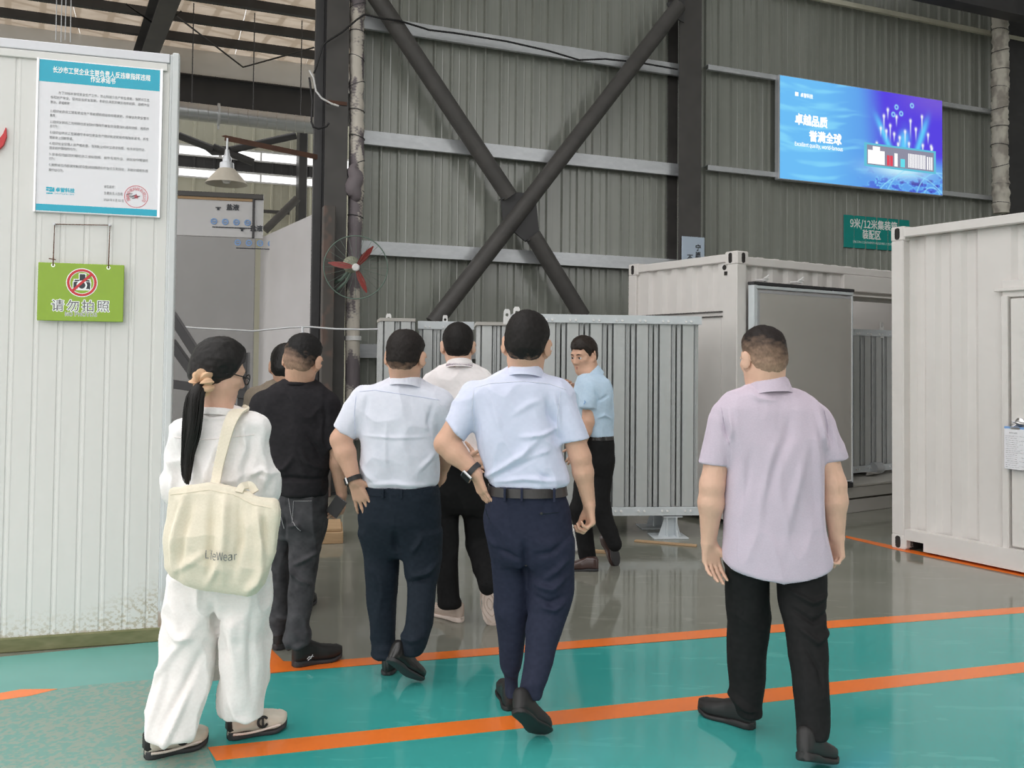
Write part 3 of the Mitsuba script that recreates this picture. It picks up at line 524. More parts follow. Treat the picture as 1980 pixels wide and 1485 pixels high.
g = [cpx(*q) for q in ((-120, 330), (-40, 305), (0, 290), (8, 282), (14, 266), (13, 248), (8, 260), (0, 271), (-40, 285), (-120, 300))]
add('red_emblem', MB().prism(g, -.02, -.002, CF), 'm_red', label='tip of a red raised emblem on the white cabin, left of the poster', cat='emblem')

# ---------------------------------------------------------------- lit screen and wall signs
TT = .23; c = [wpx(*q, TT) for q in ((1508, 147.4), (1821.8, 193), (1508, 345.5), (1822.5, 377))]
x0, x1, z1, zb = (c[0][0] + c[2][0]) / 2, (c[1][0] + c[3][0]) / 2, (c[0][1] + c[1][1]) / 2, (c[2][1] + c[3][1]) / 2; Wt, Ht = x1 - x0, z1 - zb
TF = Fr(WF.p(x0, -TT, zb), *WF.m); K = thing('wall_screen', 'large lit blue advertising screen high on the ribbed wall', 'screen')
add(K + '__housing', MB().box(-.012, Wt + .012, .004, .10, -.012, Ht + .012, TF, .004), 'm_alutrim'); add(K + '__mount', MB().box(.3, .4, .10, .21, .2, Ht - .2, TF), 'm_steel'); add(K + '__mount', MB().box(Wt - .4, Wt - .3, .10, .21, .2, Ht - .2, TF), 'm_steel')
nx, nz_ = 330, 160; U, Vv = np.meshgrid(np.linspace(0, 1, nx + 1), np.linspace(0, 1, nz_ + 1)); P = np.stack([U * 6, Vv * 3, U * 0], -1)
def L3(*c): return np.array(lin(*c))
def blend(img, c, m): return img * (1 - m[..., None]) + np.array(c) * m[..., None]
ss = lambda a, b, x: np.clip((x - a) / (b - a), 0, 1) ** 2 * (3 - 2 * np.clip((x - a) / (b - a), 0, 1))
img = blend(np.zeros(U.shape + (3,)) + L3(105, 190, 248), L3(92, 160, 238), ss(.2, .55, U))
img = blend(img, L3(140, 225, 255), .6 * ss(.55, .8, meshkit.fbm(np.stack([U * 4, Vv * 14 + .5 * np.sin(U * 9), U * 0], -1), 3)) * (1 - ss(.4, .6, U)))
img = blend(img, L3(85, 62, 228), ss(.47, .66, U + .06 * (Vv - .5)) * ss(.24, .42, Vv)); img = blend(img, L3(122, 92, 215), ss(.6, .95, U) * ss(.72, .98, Vv) * .8)
for xa, ya, xb, yb, w in ((.555, .80, .66, .42, .018), (.91, .84, .83, .42, .018), (.755, .66, .745, .42, .03)):
    t = np.clip(((U - xa) * (xb - xa) + (Vv - ya) * (yb - ya)) / ((xb - xa) ** 2 + (yb - ya) ** 2), 0, 1); dd = np.hypot(U - xa - t * (xb - xa), (Vv - ya - t * (yb - ya)) * .48)
    img = blend(img, L3(95, 205, 255), np.exp(-(dd / w) ** 2) * ss(-.1, .5, t))
rng = np.random.default_rng(4)
for x, y, l in zip((.60, .62, .645, .66, .635, .685, .70, .71, .72, .755, .79, .78, .825, .865, .87, .905, .925, .93, .575), (.62, .75, .82, .66, .60, .58, .76, .48, .55, .62, .74, .50, .66, .80, .50, .62, .50, .48, .46), (.1, .2, .12, .2, .12, .1, .12, .1, .1, .18, .22, .12, .15, .2, .14, .12, .16, .12, .08)):
    img = blend(img, L3(235, 245, 255), np.exp(-((U - x) / .0042) ** 2) * ss(y - l, y, Vv) * (Vv < y + .01)); img = blend(img, L3(250, 252, 255), np.exp(-((U - x) / .007) ** 2 - ((Vv - y) / .018) ** 2))
for x, y in ((.80, .90), (.70, .86), (.68, .78), (.73, .80)): r_ = np.hypot((U - x) * 2.1, Vv - y); img = blend(img, L3(150, 220, 255), np.exp(-((r_ - .02) / .008) ** 2))
gl = ss(.28, .06, Vv) * ss(.40, .58, U); net = meshkit.fbm(np.stack([U * 26, Vv * 22, U * 0], -1), 4); img = blend(img, L3(72, 88, 215), .75 * gl * ss(.45, .6, net)); img = blend(img, L3(120, 205, 255), gl * np.exp(-((net - .5) / .025) ** 2))
img = blend(img, L3(62, 48, 165), gl * ss(.62, .72, net) * ss(.5, .8, U)); img = blend(img, L3(205, 245, 255), np.exp(-((U - .72) / .17) ** 2 - ((Vv - .21) / .075) ** 2) * .95)
for x, y, r_ in ((.86, -.25, .52), (.98, -.1, .33), (.80, -.42, .6), (.93, -.05, .12)): dd = np.hypot((U - x) * 2.1, Vv - y); img = blend(img, L3(150, 225, 255), .8 * np.exp(-((dd - r_) / .006) ** 2) * (Vv < .3))
GAIN = 2.0 ** (-exposure)
verts = TF.p(np.stack([U * Wt, U * 0, Vv * Ht], -1).reshape(-1, 3)); i = np.arange(nx); F = []
for r_ in range(nz_):
    o = r_ * (nx + 1) + i; F += [np.stack([o, o + 1, o + nx + 2], 1), np.stack([o, o + nx + 2, o + nx + 1], 1)]
d = mikit.ply((verts, np.vstack(F)), 'm_black', smooth=False, color=img.reshape(-1, 3) * GAIN * .96); d['emitter'] = {'type': 'area', 'radiance': {'type': 'mesh_attribute', 'name': 'vertex_color'}}
add(K + '__picture', d, None)
def lit(nm, mb, c, g=1.0): m = mb.mesh(); d = mikit.ply(m, 'm_black'); d['emitter'] = {'type': 'area', 'radiance': rgb(np.array(c) * GAIN * g)}; add(K + '__' + nm, d, None)
mb = MB()
for s_, x, z, w, px, b, em in (('卓越品质', .082, .545, .195, 44, 2, .165), ('誉满全球', .165, .395, .195, 44, 2, .165), ('Excellent quality, world-famous', .082, .325, .285, 40, 1, .075), ('卓誉科技', .115, .815, .075, 30, 1, .07)):
    V, F, _ = text_quads(s_, em, px, b, w * Wt); mb.put(TF.p(V + [x * Wt, -.003, z * Ht]), F)
mb.box(.085 * Wt, .105 * Wt, -.003, -.002, .82 * Ht, .86 * Ht, TF)
lit('lettering', mb, (1, 1, 1), 1.15)
bx = lambda mb, x0_, x1_, z0_, z1_, t: mb.box(x0_ * Wt, x1_ * Wt, -t - .001, -t, z0_ * Ht, z1_ * Ht, TF)
mb = MB(); bx(mb, .495, .955, .215, .455, .004); lit('container_drawing', mb, L3(95, 190, 215))
mb = MB(); bx(mb, .512, .94, .235, .435, .006); lit('container_inside', mb, L3(140, 140, 160))
mb = MB()
for q in ((.517, .622, .245, .385), (.547, .593, .385, .425), (.683, .704, .245, .38)): bx(mb, *q, .008)
for q in range(11): bx(mb, .772 + q * .0105, .779 + q * .0105, .25, .395, .008)
for q in (.893, .908, .921): bx(mb, q, q + .009, .25, .385, .008)
lit('machines', mb, (1, 1, 1)); tag(K + '__machines', kind='stuff')
mb = MB(); bx(mb, .636, .653, .245, .35, .009); bx(mb, .656, .673, .245, .35, .009); lit('red_bottles', mb, L3(225, 70, 90)); mb = MB(); bx(mb, .722, .75, .245, .33, .009); lit('cyan_box', mb, L3(100, 220, 235))
c = [wpx(*q, .03) for q in ((1631, 415), (1735, 424), (1631, 478))]; wS = c[1][0] - c[0][0]; x0, z1, zb = c[0][0], (c[0][1] + c[1][1]) / 2, c[2][1]
GF = Fr(WF.p(x0, -.03, zb), *WF.m); wS = 1.32; hS = z1 - zb; K = thing('area_sign', 'teal assembly area sign on the wall above the right container', 'sign'); add(K + '__board', MB().box(0, wS, -.006, .004, 0, hS, GF, .003), 'm_teal')
mb = MB(); V, F, _ = text_quads('9米/12米集装箱', .15, 44, 1, .95); mb.put(GF.p(V + [.115, -.0072, hS * .60]), F); V, F, _ = text_quads('装配区', .15, 44, 1, .375); mb.put(GF.p(V + [.355, -.0072, hS * .31]), F)
V, F, _ = text_quads('9M/12M CONTAINER ASSEMBLY ZONE', .045, 26, 0, .80); mb.put(GF.p(V + [.175, -.0072, hS * .15]), F); add(K + '__lettering', mb, 'm_inkwhite')
c = [wpx(*q, .32) for q in ((1318, 456), (1362, 460))]; wS = c[1][0] - c[0][0]; BF = Fr(WF.p(c[0][0], -.32, 0), *WF.m); zt = (c[0][1] + c[1][1]) / 2
K = thing('slogan_sign', 'pale blue slogan sign on the middle column above the corrugated container', 'sign'); add(K + '__board', MB().box(0, wS, -.006, .004, zt - 1.1, zt, BF, .003), 'm_signblue')
mb = MB()
for j, (s_, x, z) in enumerate((('宁愿事前检查', .58, .095), ('不可事后返工', .225, .24))):
    for i, ch in enumerate(s_): V, F, _ = text_quads(ch, .092, 34, 1); mb.put(BF.p(V + [wS * x, -.0072, zt - z - .09 - i * .105]), F)
add(K + '__lettering', mb, 'm_inkdk')

# ---------------------------------------------------------------- containers
def corr(x0, x1, y, pitch=.222, dep=.036, phase=0.0):
    P = [(x0, y)]; k = 0; x = x0 + phase
    while x + pitch < x1 - .01:
        P += [(x + .03, y), (x + .066, y + dep), (x + .136, y + dep), (x + .172, y)]; x += pitch
    return P + [(x1, y)]
def casting(fr, x0, x1, y0, y1, z0, z1, holes):
    b = MB().box(x0, x1, y0, y1, z0, z1, fr, .012); out = [(b, 'm_cont')]; d = MB()
    for face, cx_, cz_ in holes:
        o = Fr(fr.p(cx_, y0 - .0008, cz_), fr.m[0], fr.m[2], -fr.m[1]) if face == 'y' else Fr(fr.p(x0 - .0008, cx_, cz_), fr.m[1], fr.m[2], -fr.m[0])
        th = np.arange(20) * 2 * math.pi / 20; V = [o.p(0, 0, 0)] + [o.p(.024 * math.cos(v), .028 * math.copysign(1, math.sin(v)) * (abs(math.sin(v)) > .05) + .022 * math.sin(v), 0) for v in th]
        d.put(np.array(V), [[0, 1 + i, 1 + (i + 1) % 20] for i in range(20)])
    return b, d
c0 = at_z(1724, 1059); KR = heading(c0, -58.5); hR = at(1717, 440, c0[1])[2]
def kpx(x, y, t=0.0): p = on(x, y, KR.o - KR.m[1] * t, KR.m[1]) - KR.o; return p @ KR.m[0], p[2]
K = thing('shipping_container', 'light grey shipping container with fork pocket and a clipboard hanging on its door', 'container'); LR, WR = 5.4, 2.44
xd = kpx(1944, 700)[0]
add(K + '__corner_post', MB().box(0, .115, 0, .12, .12, hR - .12, KR, .008), 'm_cont'); add(K + '__corner_post', MB().box(LR - .115, LR, 0, .12, .12, hR - .12, KR, .008), 'm_cont'); add(K + '__corner_post', MB().box(0, .115, WR - .12, WR, .12, hR - .12, KR, .008), 'm_cont')
for z0, z1 in ((0, .125), (hR - .125, hR)):
    for xa in (0, LR - .13):
        b, d = casting(KR, xa - .004, xa + .126, -.004, .15, z0, z1, [('y', xa + .062, (z0 + z1) / 2), ('x', .07, (z0 + z1) / 2)]); kc = add(K + '__corner_casting', b, 'm_cont'); add(kc + '__hole', d, 'm_contdark')
import shapely.geometry as sg
rail = sg.Polygon([(.12, .022), (.12, .175), (LR - .12, .175), (LR - .12, .022)]).difference(sg.box(.14, -.1, .29, .088))
add(K + '__bottom_rail', MB().prism(rail, .0, .09, KR), 'm_cont'); add(K + '__fork_pocket', MB().box(.135, .295, .052, .5, .088, .1, KR).box(.135, .14, .052, .5, 0, .09, KR), 'm_contdark')
add(K + '__top_rail', MB().box(.12, LR - .12, .0, .06, hR - .095, hR - .02, KR, .006), 'm_cont')
zdt = kpx(1960, 573)[1]; zdb = .19
add(K + '__side_panel', MB().sheet(corr(.115, xd - .03, .085, dep=.032, phase=-.02), .17, hR - .09, .003, KR), 'm_cont')
add(K + '__side_panel', MB().sheet(corr(xd - .03, xd + 1.2, .085, dep=.032), zdt + .12, hR - .09, .003, KR), 'm_cont'); add(K + '__side_panel', MB().sheet(corr(xd + 1.2, LR - .11, .085, dep=.032), .17, hR - .09, .003, KR), 'm_cont')
add(K + '__door_header', MB().box(xd - .10, xd + 1.22, .02, .07, zdt + .045, zdt + .07, KR, .004).box(xd - .05, xd + 1.2, .05, .09, zdt, zdt + .13, KR, .004), 'm_cont')
kd = K + '__door'; add(kd, MB().box(xd + .014, xd + .97, .045, .085, zdb, zdt - .012, KR, .006), 'm_cont'); add(K + '__door_frame', MB().box(xd - .05, xd, .03, .09, .17, zdt + .01, KR, .005).box(xd + .985, xd + 1.05, .03, .09, .17, zdt + .01, KR, .005).box(xd - .05, xd + 1.05, .09, .10, .17, zdt + .02, KR), 'm_cont')
hx, hz = kpx(1968, 817, .0); f = Fr(KR.p(hx, .045, hz), KR.m[0], KR.m[2], -KR.m[1])
add(kd + '__handle', MB().lathe([(.0, .03), (.02, .03), (.034, .02), (.036, .0)], f, 18).tube([f.p(0, 0, .02), f.p(0, 0, .055), f.p(.03, -.005, .06), f.p(.12, -.01, .055)], .011, 8).tube([f.p(-.035, 0, .01), f.p(-.06, .003, .02)], .005, 6).tube([f.p(-.03, -.02, .01), f.p(-.05, -.035, .018)], .005, 6), 'm_chrome', 40)
add(K + '__end_panel', MB().sheet(corr(.12, WR - .12, .055), .12, hR - .05, .003, Fr(KR.o, KR.m[1], KR.m[0], KR.m[2])), 'm_cont'); add(K + '__end_rail', MB().box(0, .06, .12, WR - .12, hR - .10, hR - .02, KR, .006), 'm_cont'); add(K + '__end_rail', MB().box(0, .06, .12, WR - .12, .03, .17, KR, .006), 'm_cont')
add(K + '__roof', MB().box(.05, LR - .05, .05, WR - .05, hR - .04, hR - .025, KR), 'm_cont'); add(K + '__back_panel', MB().box(.05, LR - .05, WR - .06, WR - .05, .1, hR - .04, KR), 'm_cont'); add(K + '__floor', MB().box(.05, LR - .05, .06, WR - .05, .12, .15, KR), 'm_cont')
cx0, cz0 = kpx(1939, 824, .02); cz1 = kpx(1945, 905, .02)[1]; cw = .235
K2 = thing('clipboard', 'clipboard with handwritten white sheets hanging on the container door', 'clipboard'); BF = Fr(KR.p(cx0, -.002, cz1), *KR.m); ch_ = cz0 - cz1
add(K2 + '__board', MB().box(0, cw, 0, .004, 0, ch_, BF, .0015), 'm_bluep'); add(K2 + '__paper', MB().box(.002, cw - .004, -.003, -.0005, .004, ch_ - .016, BF).box(.006, cw - .01, -.0045, -.0035, -.006, ch_ - .03, BF), 'm_paper')
mb = MB(); rng = np.random.default_rng(7); V, F, _ = text_quads('检验记录表', .012, 18, 0); mb.put(BF.p(V + [.04, -.0052, ch_ - .052]), F)
for r_ in range(17):
    x = .012; z = ch_ - .072 - r_ * .0155
    while x < cw * .42: l = rng.uniform(.006, .022); mb.box(x, x + l, -.0052, -.0048, z, z + .0022, BF); x += l + .005
    if r_ % 2 == 0: mb.tube([BF.p(cw * .5 + .012 * i + rng.uniform(-.002, .002), -.0052, z + rng.uniform(-.006, .006)) for i in range(int(rng.integers(3, 7)))], .0008, 4)
add(K2 + '__writing', mb, 'm_ink'); add(K2 + '__clip', MB().box(.05, .12, -.008, -.004, ch_ - .018, ch_ - .002, BF, .001).tube([BF.p(.055, -.008, ch_ - .016), BF.p(.05, -.014, ch_ + .014), BF.p(.075, -.016, ch_ + .02)], .003, 6), 'm_chrome')

KM = heading((2.12, 8.29, 0), 32.0); hM = at(1420, 484, 8.29)[2]; LM, WM = 1.60, 3.3
K = thing('shipping_container', 'grey container module with an open doorway behind the man in purple', 'container')
for x, y in ((0, 0), (0, LM - .13), (WM - .13, 0)): add(K + '__corner_post', MB().box(x, x + .13, y, y + .13, .1, hM - .12, KM, .008), 'm_cont')
for x, y in ((0, 0), (0, LM - .16), (WM - .16, 0)):
    b, d = casting(KM, x - .006, x + .156, y - .006, y + .156, hM - .13, hM, [('y', x + .08, hM - .065), ('x', y + .08, hM - .065)]); kc = add(K + '__corner_casting', b, 'm_cont'); add(kc + '__hole', d, 'm_contdark')
LF = Fr(KM.o, KM.m[1], KM.m[0], KM.m[2])
def lpx(x, y): p = on(x, y, KM.o, KM.m[0]) - KM.o; return p @ KM.m[1], p[2]
def mpx(x, y, t=0.0): p = on(x, y, KM.o - KM.m[1] * t, KM.m[1]) - KM.o; return p @ KM.m[0], p[2]
ya = lpx(1392, 560)[0]; zl = lpx(1360, 604)[1]; zl2 = lpx(1380, 612)[1]
add(K + '__end_panel', MB().sheet(corr(ya, LM - .12, .03, phase=.02), zl, hM - .10, .003, LF), 'm_cont'); add(K + '__end_panel', MB().sheet([(.1, .02), (ya, .02)], .12, hM - .10, .003, LF), 'm_cont'); add(K + '__end_panel', MB().sheet([(ya, .016), (LM - .12, .016)], .12, zl, .003, LF), 'm_cont')
add(K + '__ledge', MB().box(ya - .02, LM - .2, -.006, .03, zl - .008, zl + .004, LF).box(ya - .02, LM - .2, -.006, .03, zl2 - .008, zl2 + .004, LF), 'm_steel2'); add(K + '__end_rail', MB().box(.13, LM - .13, 0, .06, hM - .10, hM - .02, LF, .006), 'm_cont'); add(K + '__end_rail', MB().box(.13, LM - .13, 0, .06, .05, .22, LF, .006), 'm_cont')
q = lpx(1398, 517); add(K + '__cable_hole', MB().lathe([(0, 0), (.026, 0)], Fr(LF.p(q[0], .018, q[1]), LF.m[0], LF.m[2], -LF.m[1]), 16).box(q[0] - .05, q[0] - .005, .010, .018, q[1] - .075, q[1] - .04, LF), 'm_contdark')
xo, xh = mpx(1632, 520)[0], mpx(1650, 700)[0]; zh = mpx(1690, 570)[1]; zj = mpx(1560, 548)[1]
add(K + '__top_rail', MB().box(.13, WM - .13, 0, .06, hM - .13, hM - .05, KM, .006), 'm_cont'); add(K + '__side_panel', MB().sheet(corr(.12, xo, .04, phase=.02), .2, hM - .10, .003, KM), 'm_cont')
add(K + '__door_header', MB().box(xo, WM - .1, .0, .08, zh + .02, hM - .13, KM, .006).box(xo, WM - .1, -.006, .05, zh - .03, zh - .015, KM), 'm_cont'); add(K + '__header_reveal', MB().box(xo + .02, WM - .1, .05, .3, zh - .05, zh + .02, KM), 'm_panelgray')
mb = MB(); 
for i in range(14): mb.lathe([(.0, -.01), (.035, -.005), (.04, .03), (0, .034)], Fr(KM.p(.2 + i * .21, .1, hM - .07), *KM.m), 8)
add(K + '__roof', MB().sheet(corr(.05, WM - .05, .05, dep=.018), .05, .42, .01, Fr(KM.p(0, 0, hM - .115), KM.m[0], KM.m[2], KM.m[1])), 'm_cont', kind=None)  # front strip only, the rest left open to let light inside
add(K + '__back_panel', MB().sheet(corr(.05, WM - .05, LM - .1), .1, hM - .08, .003, KM), 'm_cont'); add(K + '__far_panel', MB().box(WM - .1, WM - .06, .1, LM - .05, .1, hM - .08, KM), 'm_cont')
add(K + '__base_frame', MB().box(.1, WM, -.01, .10, .0, .135, KM, .006).box(.1, WM, -.02, .12, .155, .27, KM, .006).box(.1, WM, -.03, .16, .27, .295, KM, .005).box(.1, WM, .1, LM - .05, .2, .28, KM), 'm_panelgray')
mb = MB()
xl = mpx(1457, 700, .10)[0]; xr = mpx(1650, 700, .10)[0]; zt_ = mpx(1550, 557, .10)[1]; zb_ = mpx(1600, 938, .10)[1]; kd = K + '__door_leaf'
add(kd, MB().box(xl + .055, xr - .02, -.095, -.06, zb_ + .03, zt_ - .05, KM, .004), 'm_panelgray'); add(kd + '__frame', MB().box(xl, xl + .035, -.105, -.03, zb_, zt_, KM, .004).box(xl + .04, xl + .055, -.10, -.03, zb_, zt_, KM, .004).box(xl, xr, -.105, -.03, zt_ - .035, zt_ - .005, KM, .004).box(xr - .018, xr, -.10, -.03, zb_, zt_, KM, .004), 'm_rail')
add(kd + '__edge_line', MB().box(xr - .026, xr - .019, -.10, -.05, zb_ + .02, zt_ - .04, KM).box(xl + .06, xr - .02, -.10, -.05, zb_ + .018, zb_ + .026, KM), 'm_inkwhite'); add(kd + '__inner_seal', MB().box(xl + .055, xr - .03, -.098, -.05, zt_ - .075, zt_ - .05, KM).box(xl + .055, xl + .085, -.097, -.05, zb_ + .04, zt_ - .05, KM), 'm_alutrim')
add(kd + '__black_cap', MB().box(xl - .01, xr + .01, -.11, -.03, zt_, zt_ + .028, KM, .004).box(xl, xr, -.10, -.03, zb_ - .05, zb_, KM, .004), 'm_rubber')
for x, y in ((1478, 541), (1545, 545)):
    a_, b_ = mpx(x, y, .06); f = Fr(KM.p(a_, -.06, b_), KM.m[0], KM.m[2], -KM.m[1]); add(K + '__door_latch', MB().lathe([(0, .03), (.018, .028), (.022, 0), (0, 0)], f, 10).box(-.035, .035, .005, .02, .02, .035, f, .003).tube([f.p(-.03, .01, .03), f.p(.03, .045, .03)], .007, 6).tube([f.p(0, 0, 0), f.p(0, 0, -.11)], .012, 6), 'm_white', 40)

# ---------------------------------------------------------------- fin tube racks
def fin_tube():
    mb = MB(); E = Fr((0, 0, 0), (1, 0, 0), (0, 1, 0), (0, 0, 1))
    mb.lathe([(.03, 0), (.03, 1)], E, 12)
    for i in range(8):
        fr = E.rot(45 * i); r_ = .092
        mb.box(-.003, .003, .028, r_, 0, 1, fr)
        if i % 2 == 0:
            mb.box(-.051, .051, r_ - .004, r_, 0, 1, fr, .0015)
            for a, b in ((-.097, -.062), (.062, .097)): mb.box(a, b, .070, .074, 0, 1, fr, .0015)
    return mb.mesh()
FT = mikit.ply(fin_tube(), 'm_alu')
def rack(base, fr, nx_, ny_, z0, z1, label, pitch=.2, rail_h=.085, rail=True, plate=False, lugs=(), feet=True, mats='m_rail', group=None):
    K = thing(base, label, 'rack', group); Wd, Dp = nx_ * pitch, ny_ * pitch
    for j in range(ny_):
        for i in range(nx_):
            T = np.eye(4); T[:3, :3] = (fr.m * np.array([[1], [1], [z1 - z0]])).T; T[:3, 3] = fr.p((i + .5) * pitch, (j + .5) * pitch, z0)
            scene[uniq(K + '__fin_tube')] = {**FT, 'to_world': mi.ScalarTransform4f(T.tolist())}
    if rail:
        for nm, za, zb in (('top_rail', z1 - .004, z1 + rail_h), ('bottom_rail', z0 - rail_h, z0 + .004)):
            mb = MB()
            for ya_ in (-.012, Dp + .004): mb.box(-.01, Wd + .01, ya_, ya_ + .008, za, zb, fr, .002); mb.box(-.01, Wd + .01, ya_, ya_ + .05 if ya_ < 0 else ya_ - .045, (zb - .006) if nm == 'top_rail' else za + .0, zb if nm == 'top_rail' else za + .006, fr)
            for xa in (-.012, Wd + .004): mb.box(xa, xa + .008, -.012, Dp + .012, za, zb, fr)
            add(K + '__' + nm, mb, mats)
        for i in range(nx_):
            mb = MB()
            for z in (z1 + .02, z0 - .03):
                for dx in (-.03, .02): f = Fr(fr.p((i + .5) * pitch + dx, -.012, z), fr.m[0], fr.m[2], -fr.m[1]); mb.lathe([(0, .012), (.010, .012), (.010, 0)], f, 6)
            add(K + '__bolts', mb, 'm_white', kind='stuff')
    if plate: add(K + '__top_plate', MB().box(-.015, Wd + .015, -.015, Dp + .015, z1, z1 + .035, fr, .003), 'm_panelgray')
    for x, y, h in lugs: add(K + '__lifting_lug', MB().prism(sg.Polygon([(x - .032, z1 - .02), (x + .032, z1 - .02), (x + .028, z1 + h - .02), (x + .018, z1 + h), (x - .018, z1 + h), (x - .028, z1 + h - .02)]).difference(sg.Point(x, z1 + h - .05).buffer(.014)), y, y + .012, fr), 'm_white')
    if feet:
        for x in (.26, Wd - .20):
            for y in (.06, Dp - .12):
                mb = MB(); zf = .014; mb.box(x - .22, x + .09, y - .12, y + .12, 0, zf, fr, .003); mb.prism([(x - .15, zf), (x + .05, zf), (x + .0, z0 - .08), (x - .09, z0 - .08)], y, y + .01, fr); mb.box(x - .01, x + .0, y - .07, y + .09, zf, z0 - .08, fr); mb.box(x - .12, x + .05, y - .06, y + .09, z0 - .09, z0 - .08, fr); mb.box(x - .09, x - .08, y - .05, y + .06, zf, z0 - .08, fr)
                V = [fr.p(x + .0, y - .11, zf), fr.p(x + .0, y, zf), fr.p(x + .0, y, z0 - .1), fr.p(x - .008, y - .11, zf), fr.p(x - .008, y, zf), fr.p(x - .008, y, z0 - .1)]; mb.put(np.array(V), [[0, 1, 2], [3, 5, 4], [0, 2, 5], [0, 5, 3], [0, 3, 4], [0, 4, 1], [1, 4, 5], [1, 5, 2]])
                add(K + '__foot', mb, 'm_rail')
    return K
GR = 'fin tube racks along the ribbed wall'
RK = heading(at_z(1352, 1040), 5.5); RK = RK.at(-1.66, .0, 0); yR = RK.p(1.5, 0, 0)[1]
zt = at(1353, 627, RK.p(1.66, 0, 0)[1])[2]; zb = at(1250, 981, RK.p(1.2, 0, 0)[1])[2]
rack('fin_tube_rack', RK, 8, 3, zb, zt, 'largest pale grey finned tube rack on feet, beside the container module', .2075, .07, lugs=((.02, .0, .13), (-.06, .05, .11)), group=GR)
f = heading(at(809, 700, 9.75) * [1, 1, 0], 6); za, zb2 = at(860, 636, 9.75)[2], .3
rack('fin_tube_rack', f, 3, 3, zb2, za, 'pale grey finned tube rack with one tall lifting lug, second from the left', .20, .085, lugs=((.29, 0, .155),), group=GR)
f = heading(at(736, 700, 9.2) * [1, 1, 0], 12); rack('fin_tube_rack', f, 2, 3, .3, at(765, 622, 9.3)[2], 'pale grey finned tube rack with a flat top plate, leftmost of the racks', .172, .03, rail=False, plate=True, lugs=((.09, .2, .09),), group=GR)
f = heading(at(922, 700, 8.9) * [1, 1, 0], 4); rack('fin_tube_rack', f, 2, 3, .3, at(950, 630, 9.0)[2], 'pale grey finned tube rack with a flat top plate, just left of the largest rack', .2, .03, rail=False, plate=True, group=GR)
a_ = mpx(1652, 640, -.45)[0]; f = KM.at(a_ - .45, .45, 0); zt3, zb3 = mpx(1680, 649, -.45)[1], mpx(1680, 900, -.45)[1]
rack('fin_tube_rack', f, 6, 3, zb3, zt3, 'finned tube rack inside the doorway of the container module', .2, .07, lugs=((.95, 0, .16),), feet=False, group=GR)
mb = MB(); a_, b_ = mpx(1690, 925, -.4); add('steel_pipe_end', MB().tube([KM.p(a_ + .0, .42, .362), KM.p(a_ + .14, .42, .362)], .065, 20), 'm_galv', 40, 'short steel pipe under the rack inside the container doorway', 'pipe')
a_, b_ = mpx(1683, 925, -.38); add('support_foot', MB().prism([(a_ - .06, .296), (a_ + .05, .296), (a_ + .02, zb3 - .07), (a_ - .03, zb3 - .07)], .38, .40, KM).box(a_ - .0, a_ + .09, .33, .46, zb3 - .08, zb3 - .07, KM), 'm_panelgray', label='narrow tapered support foot under the rack in the container doorway', cat='foot')
f = heading(at_z(1290, 1052), -20); add('wood_lath', MB().box(-.28, .25, -.03, .03, 0, .013, f, .003), 'm_wood', label='thin wooden lath under the foot of the largest fin tube rack', cat='wood'); 
p = at_z(1150, 1068); f = heading(p, -18); add('wood_scrap', MB().box(-.10, .10, -.03, .02, 0, .022, f, .003), 'm_wood', label='small piece of wood on the floor behind the far man in light blue', cat='wood')
f = heading(at_z(1106, 1065), 40); add('paper_bag', MB().box(-.09, .09, -.07, .07, 0, .20, f, .02), 'm_white', label='small white box on the floor beside the far man in light blue', cat='box')
# ---------------------------------------------------------------- people: bodies and clothes from signed distances
from scipy.interpolate import PchipInterpolator
from scipy.spatial import cKDTree
A3 = lambda *v: np.array(v, float)
def smin(a, b, k): h = np.clip(.5 + .5 * (b - a) / k, 0, 1); return b + (a - b) * h - k * h * (1 - h)
class Cone:                                             # round cone from a to b
    def __init__(s, a, b, ra, rb, k=.02): s.a, s.b, s.ra, s.rb, s.k = np.asarray(a, float), np.asarray(b, float), ra, rb, k; s.c = (s.a + s.b) / 2; s.R = np.linalg.norm(s.b - s.a) / 2 + max(ra, rb)
    def __call__(s, p):
        ba = s.b - s.a; t = np.clip(((p - s.a) @ ba) / max(ba @ ba, 1e-9), 0, 1)
        return np.linalg.norm(p - s.a - t[:, None] * ba, axis=1) - (s.ra + t * (s.rb - s.ra))
class Ell:
    def __init__(s, c, r, m=None, k=.02): s.c, s.r, s.m, s.k = np.asarray(c, float), np.asarray(r, float), np.eye(3) if m is None else m, k; s.R = max(r)
    def __call__(s, p): q = (p - s.c) @ s.m.T; L = np.linalg.norm(q, axis=1); k0 = np.linalg.norm(q / s.r, axis=1); return np.where(L > 1e-9, L * (1 - 1 / np.maximum(k0, 1e-6)), -min(s.r))
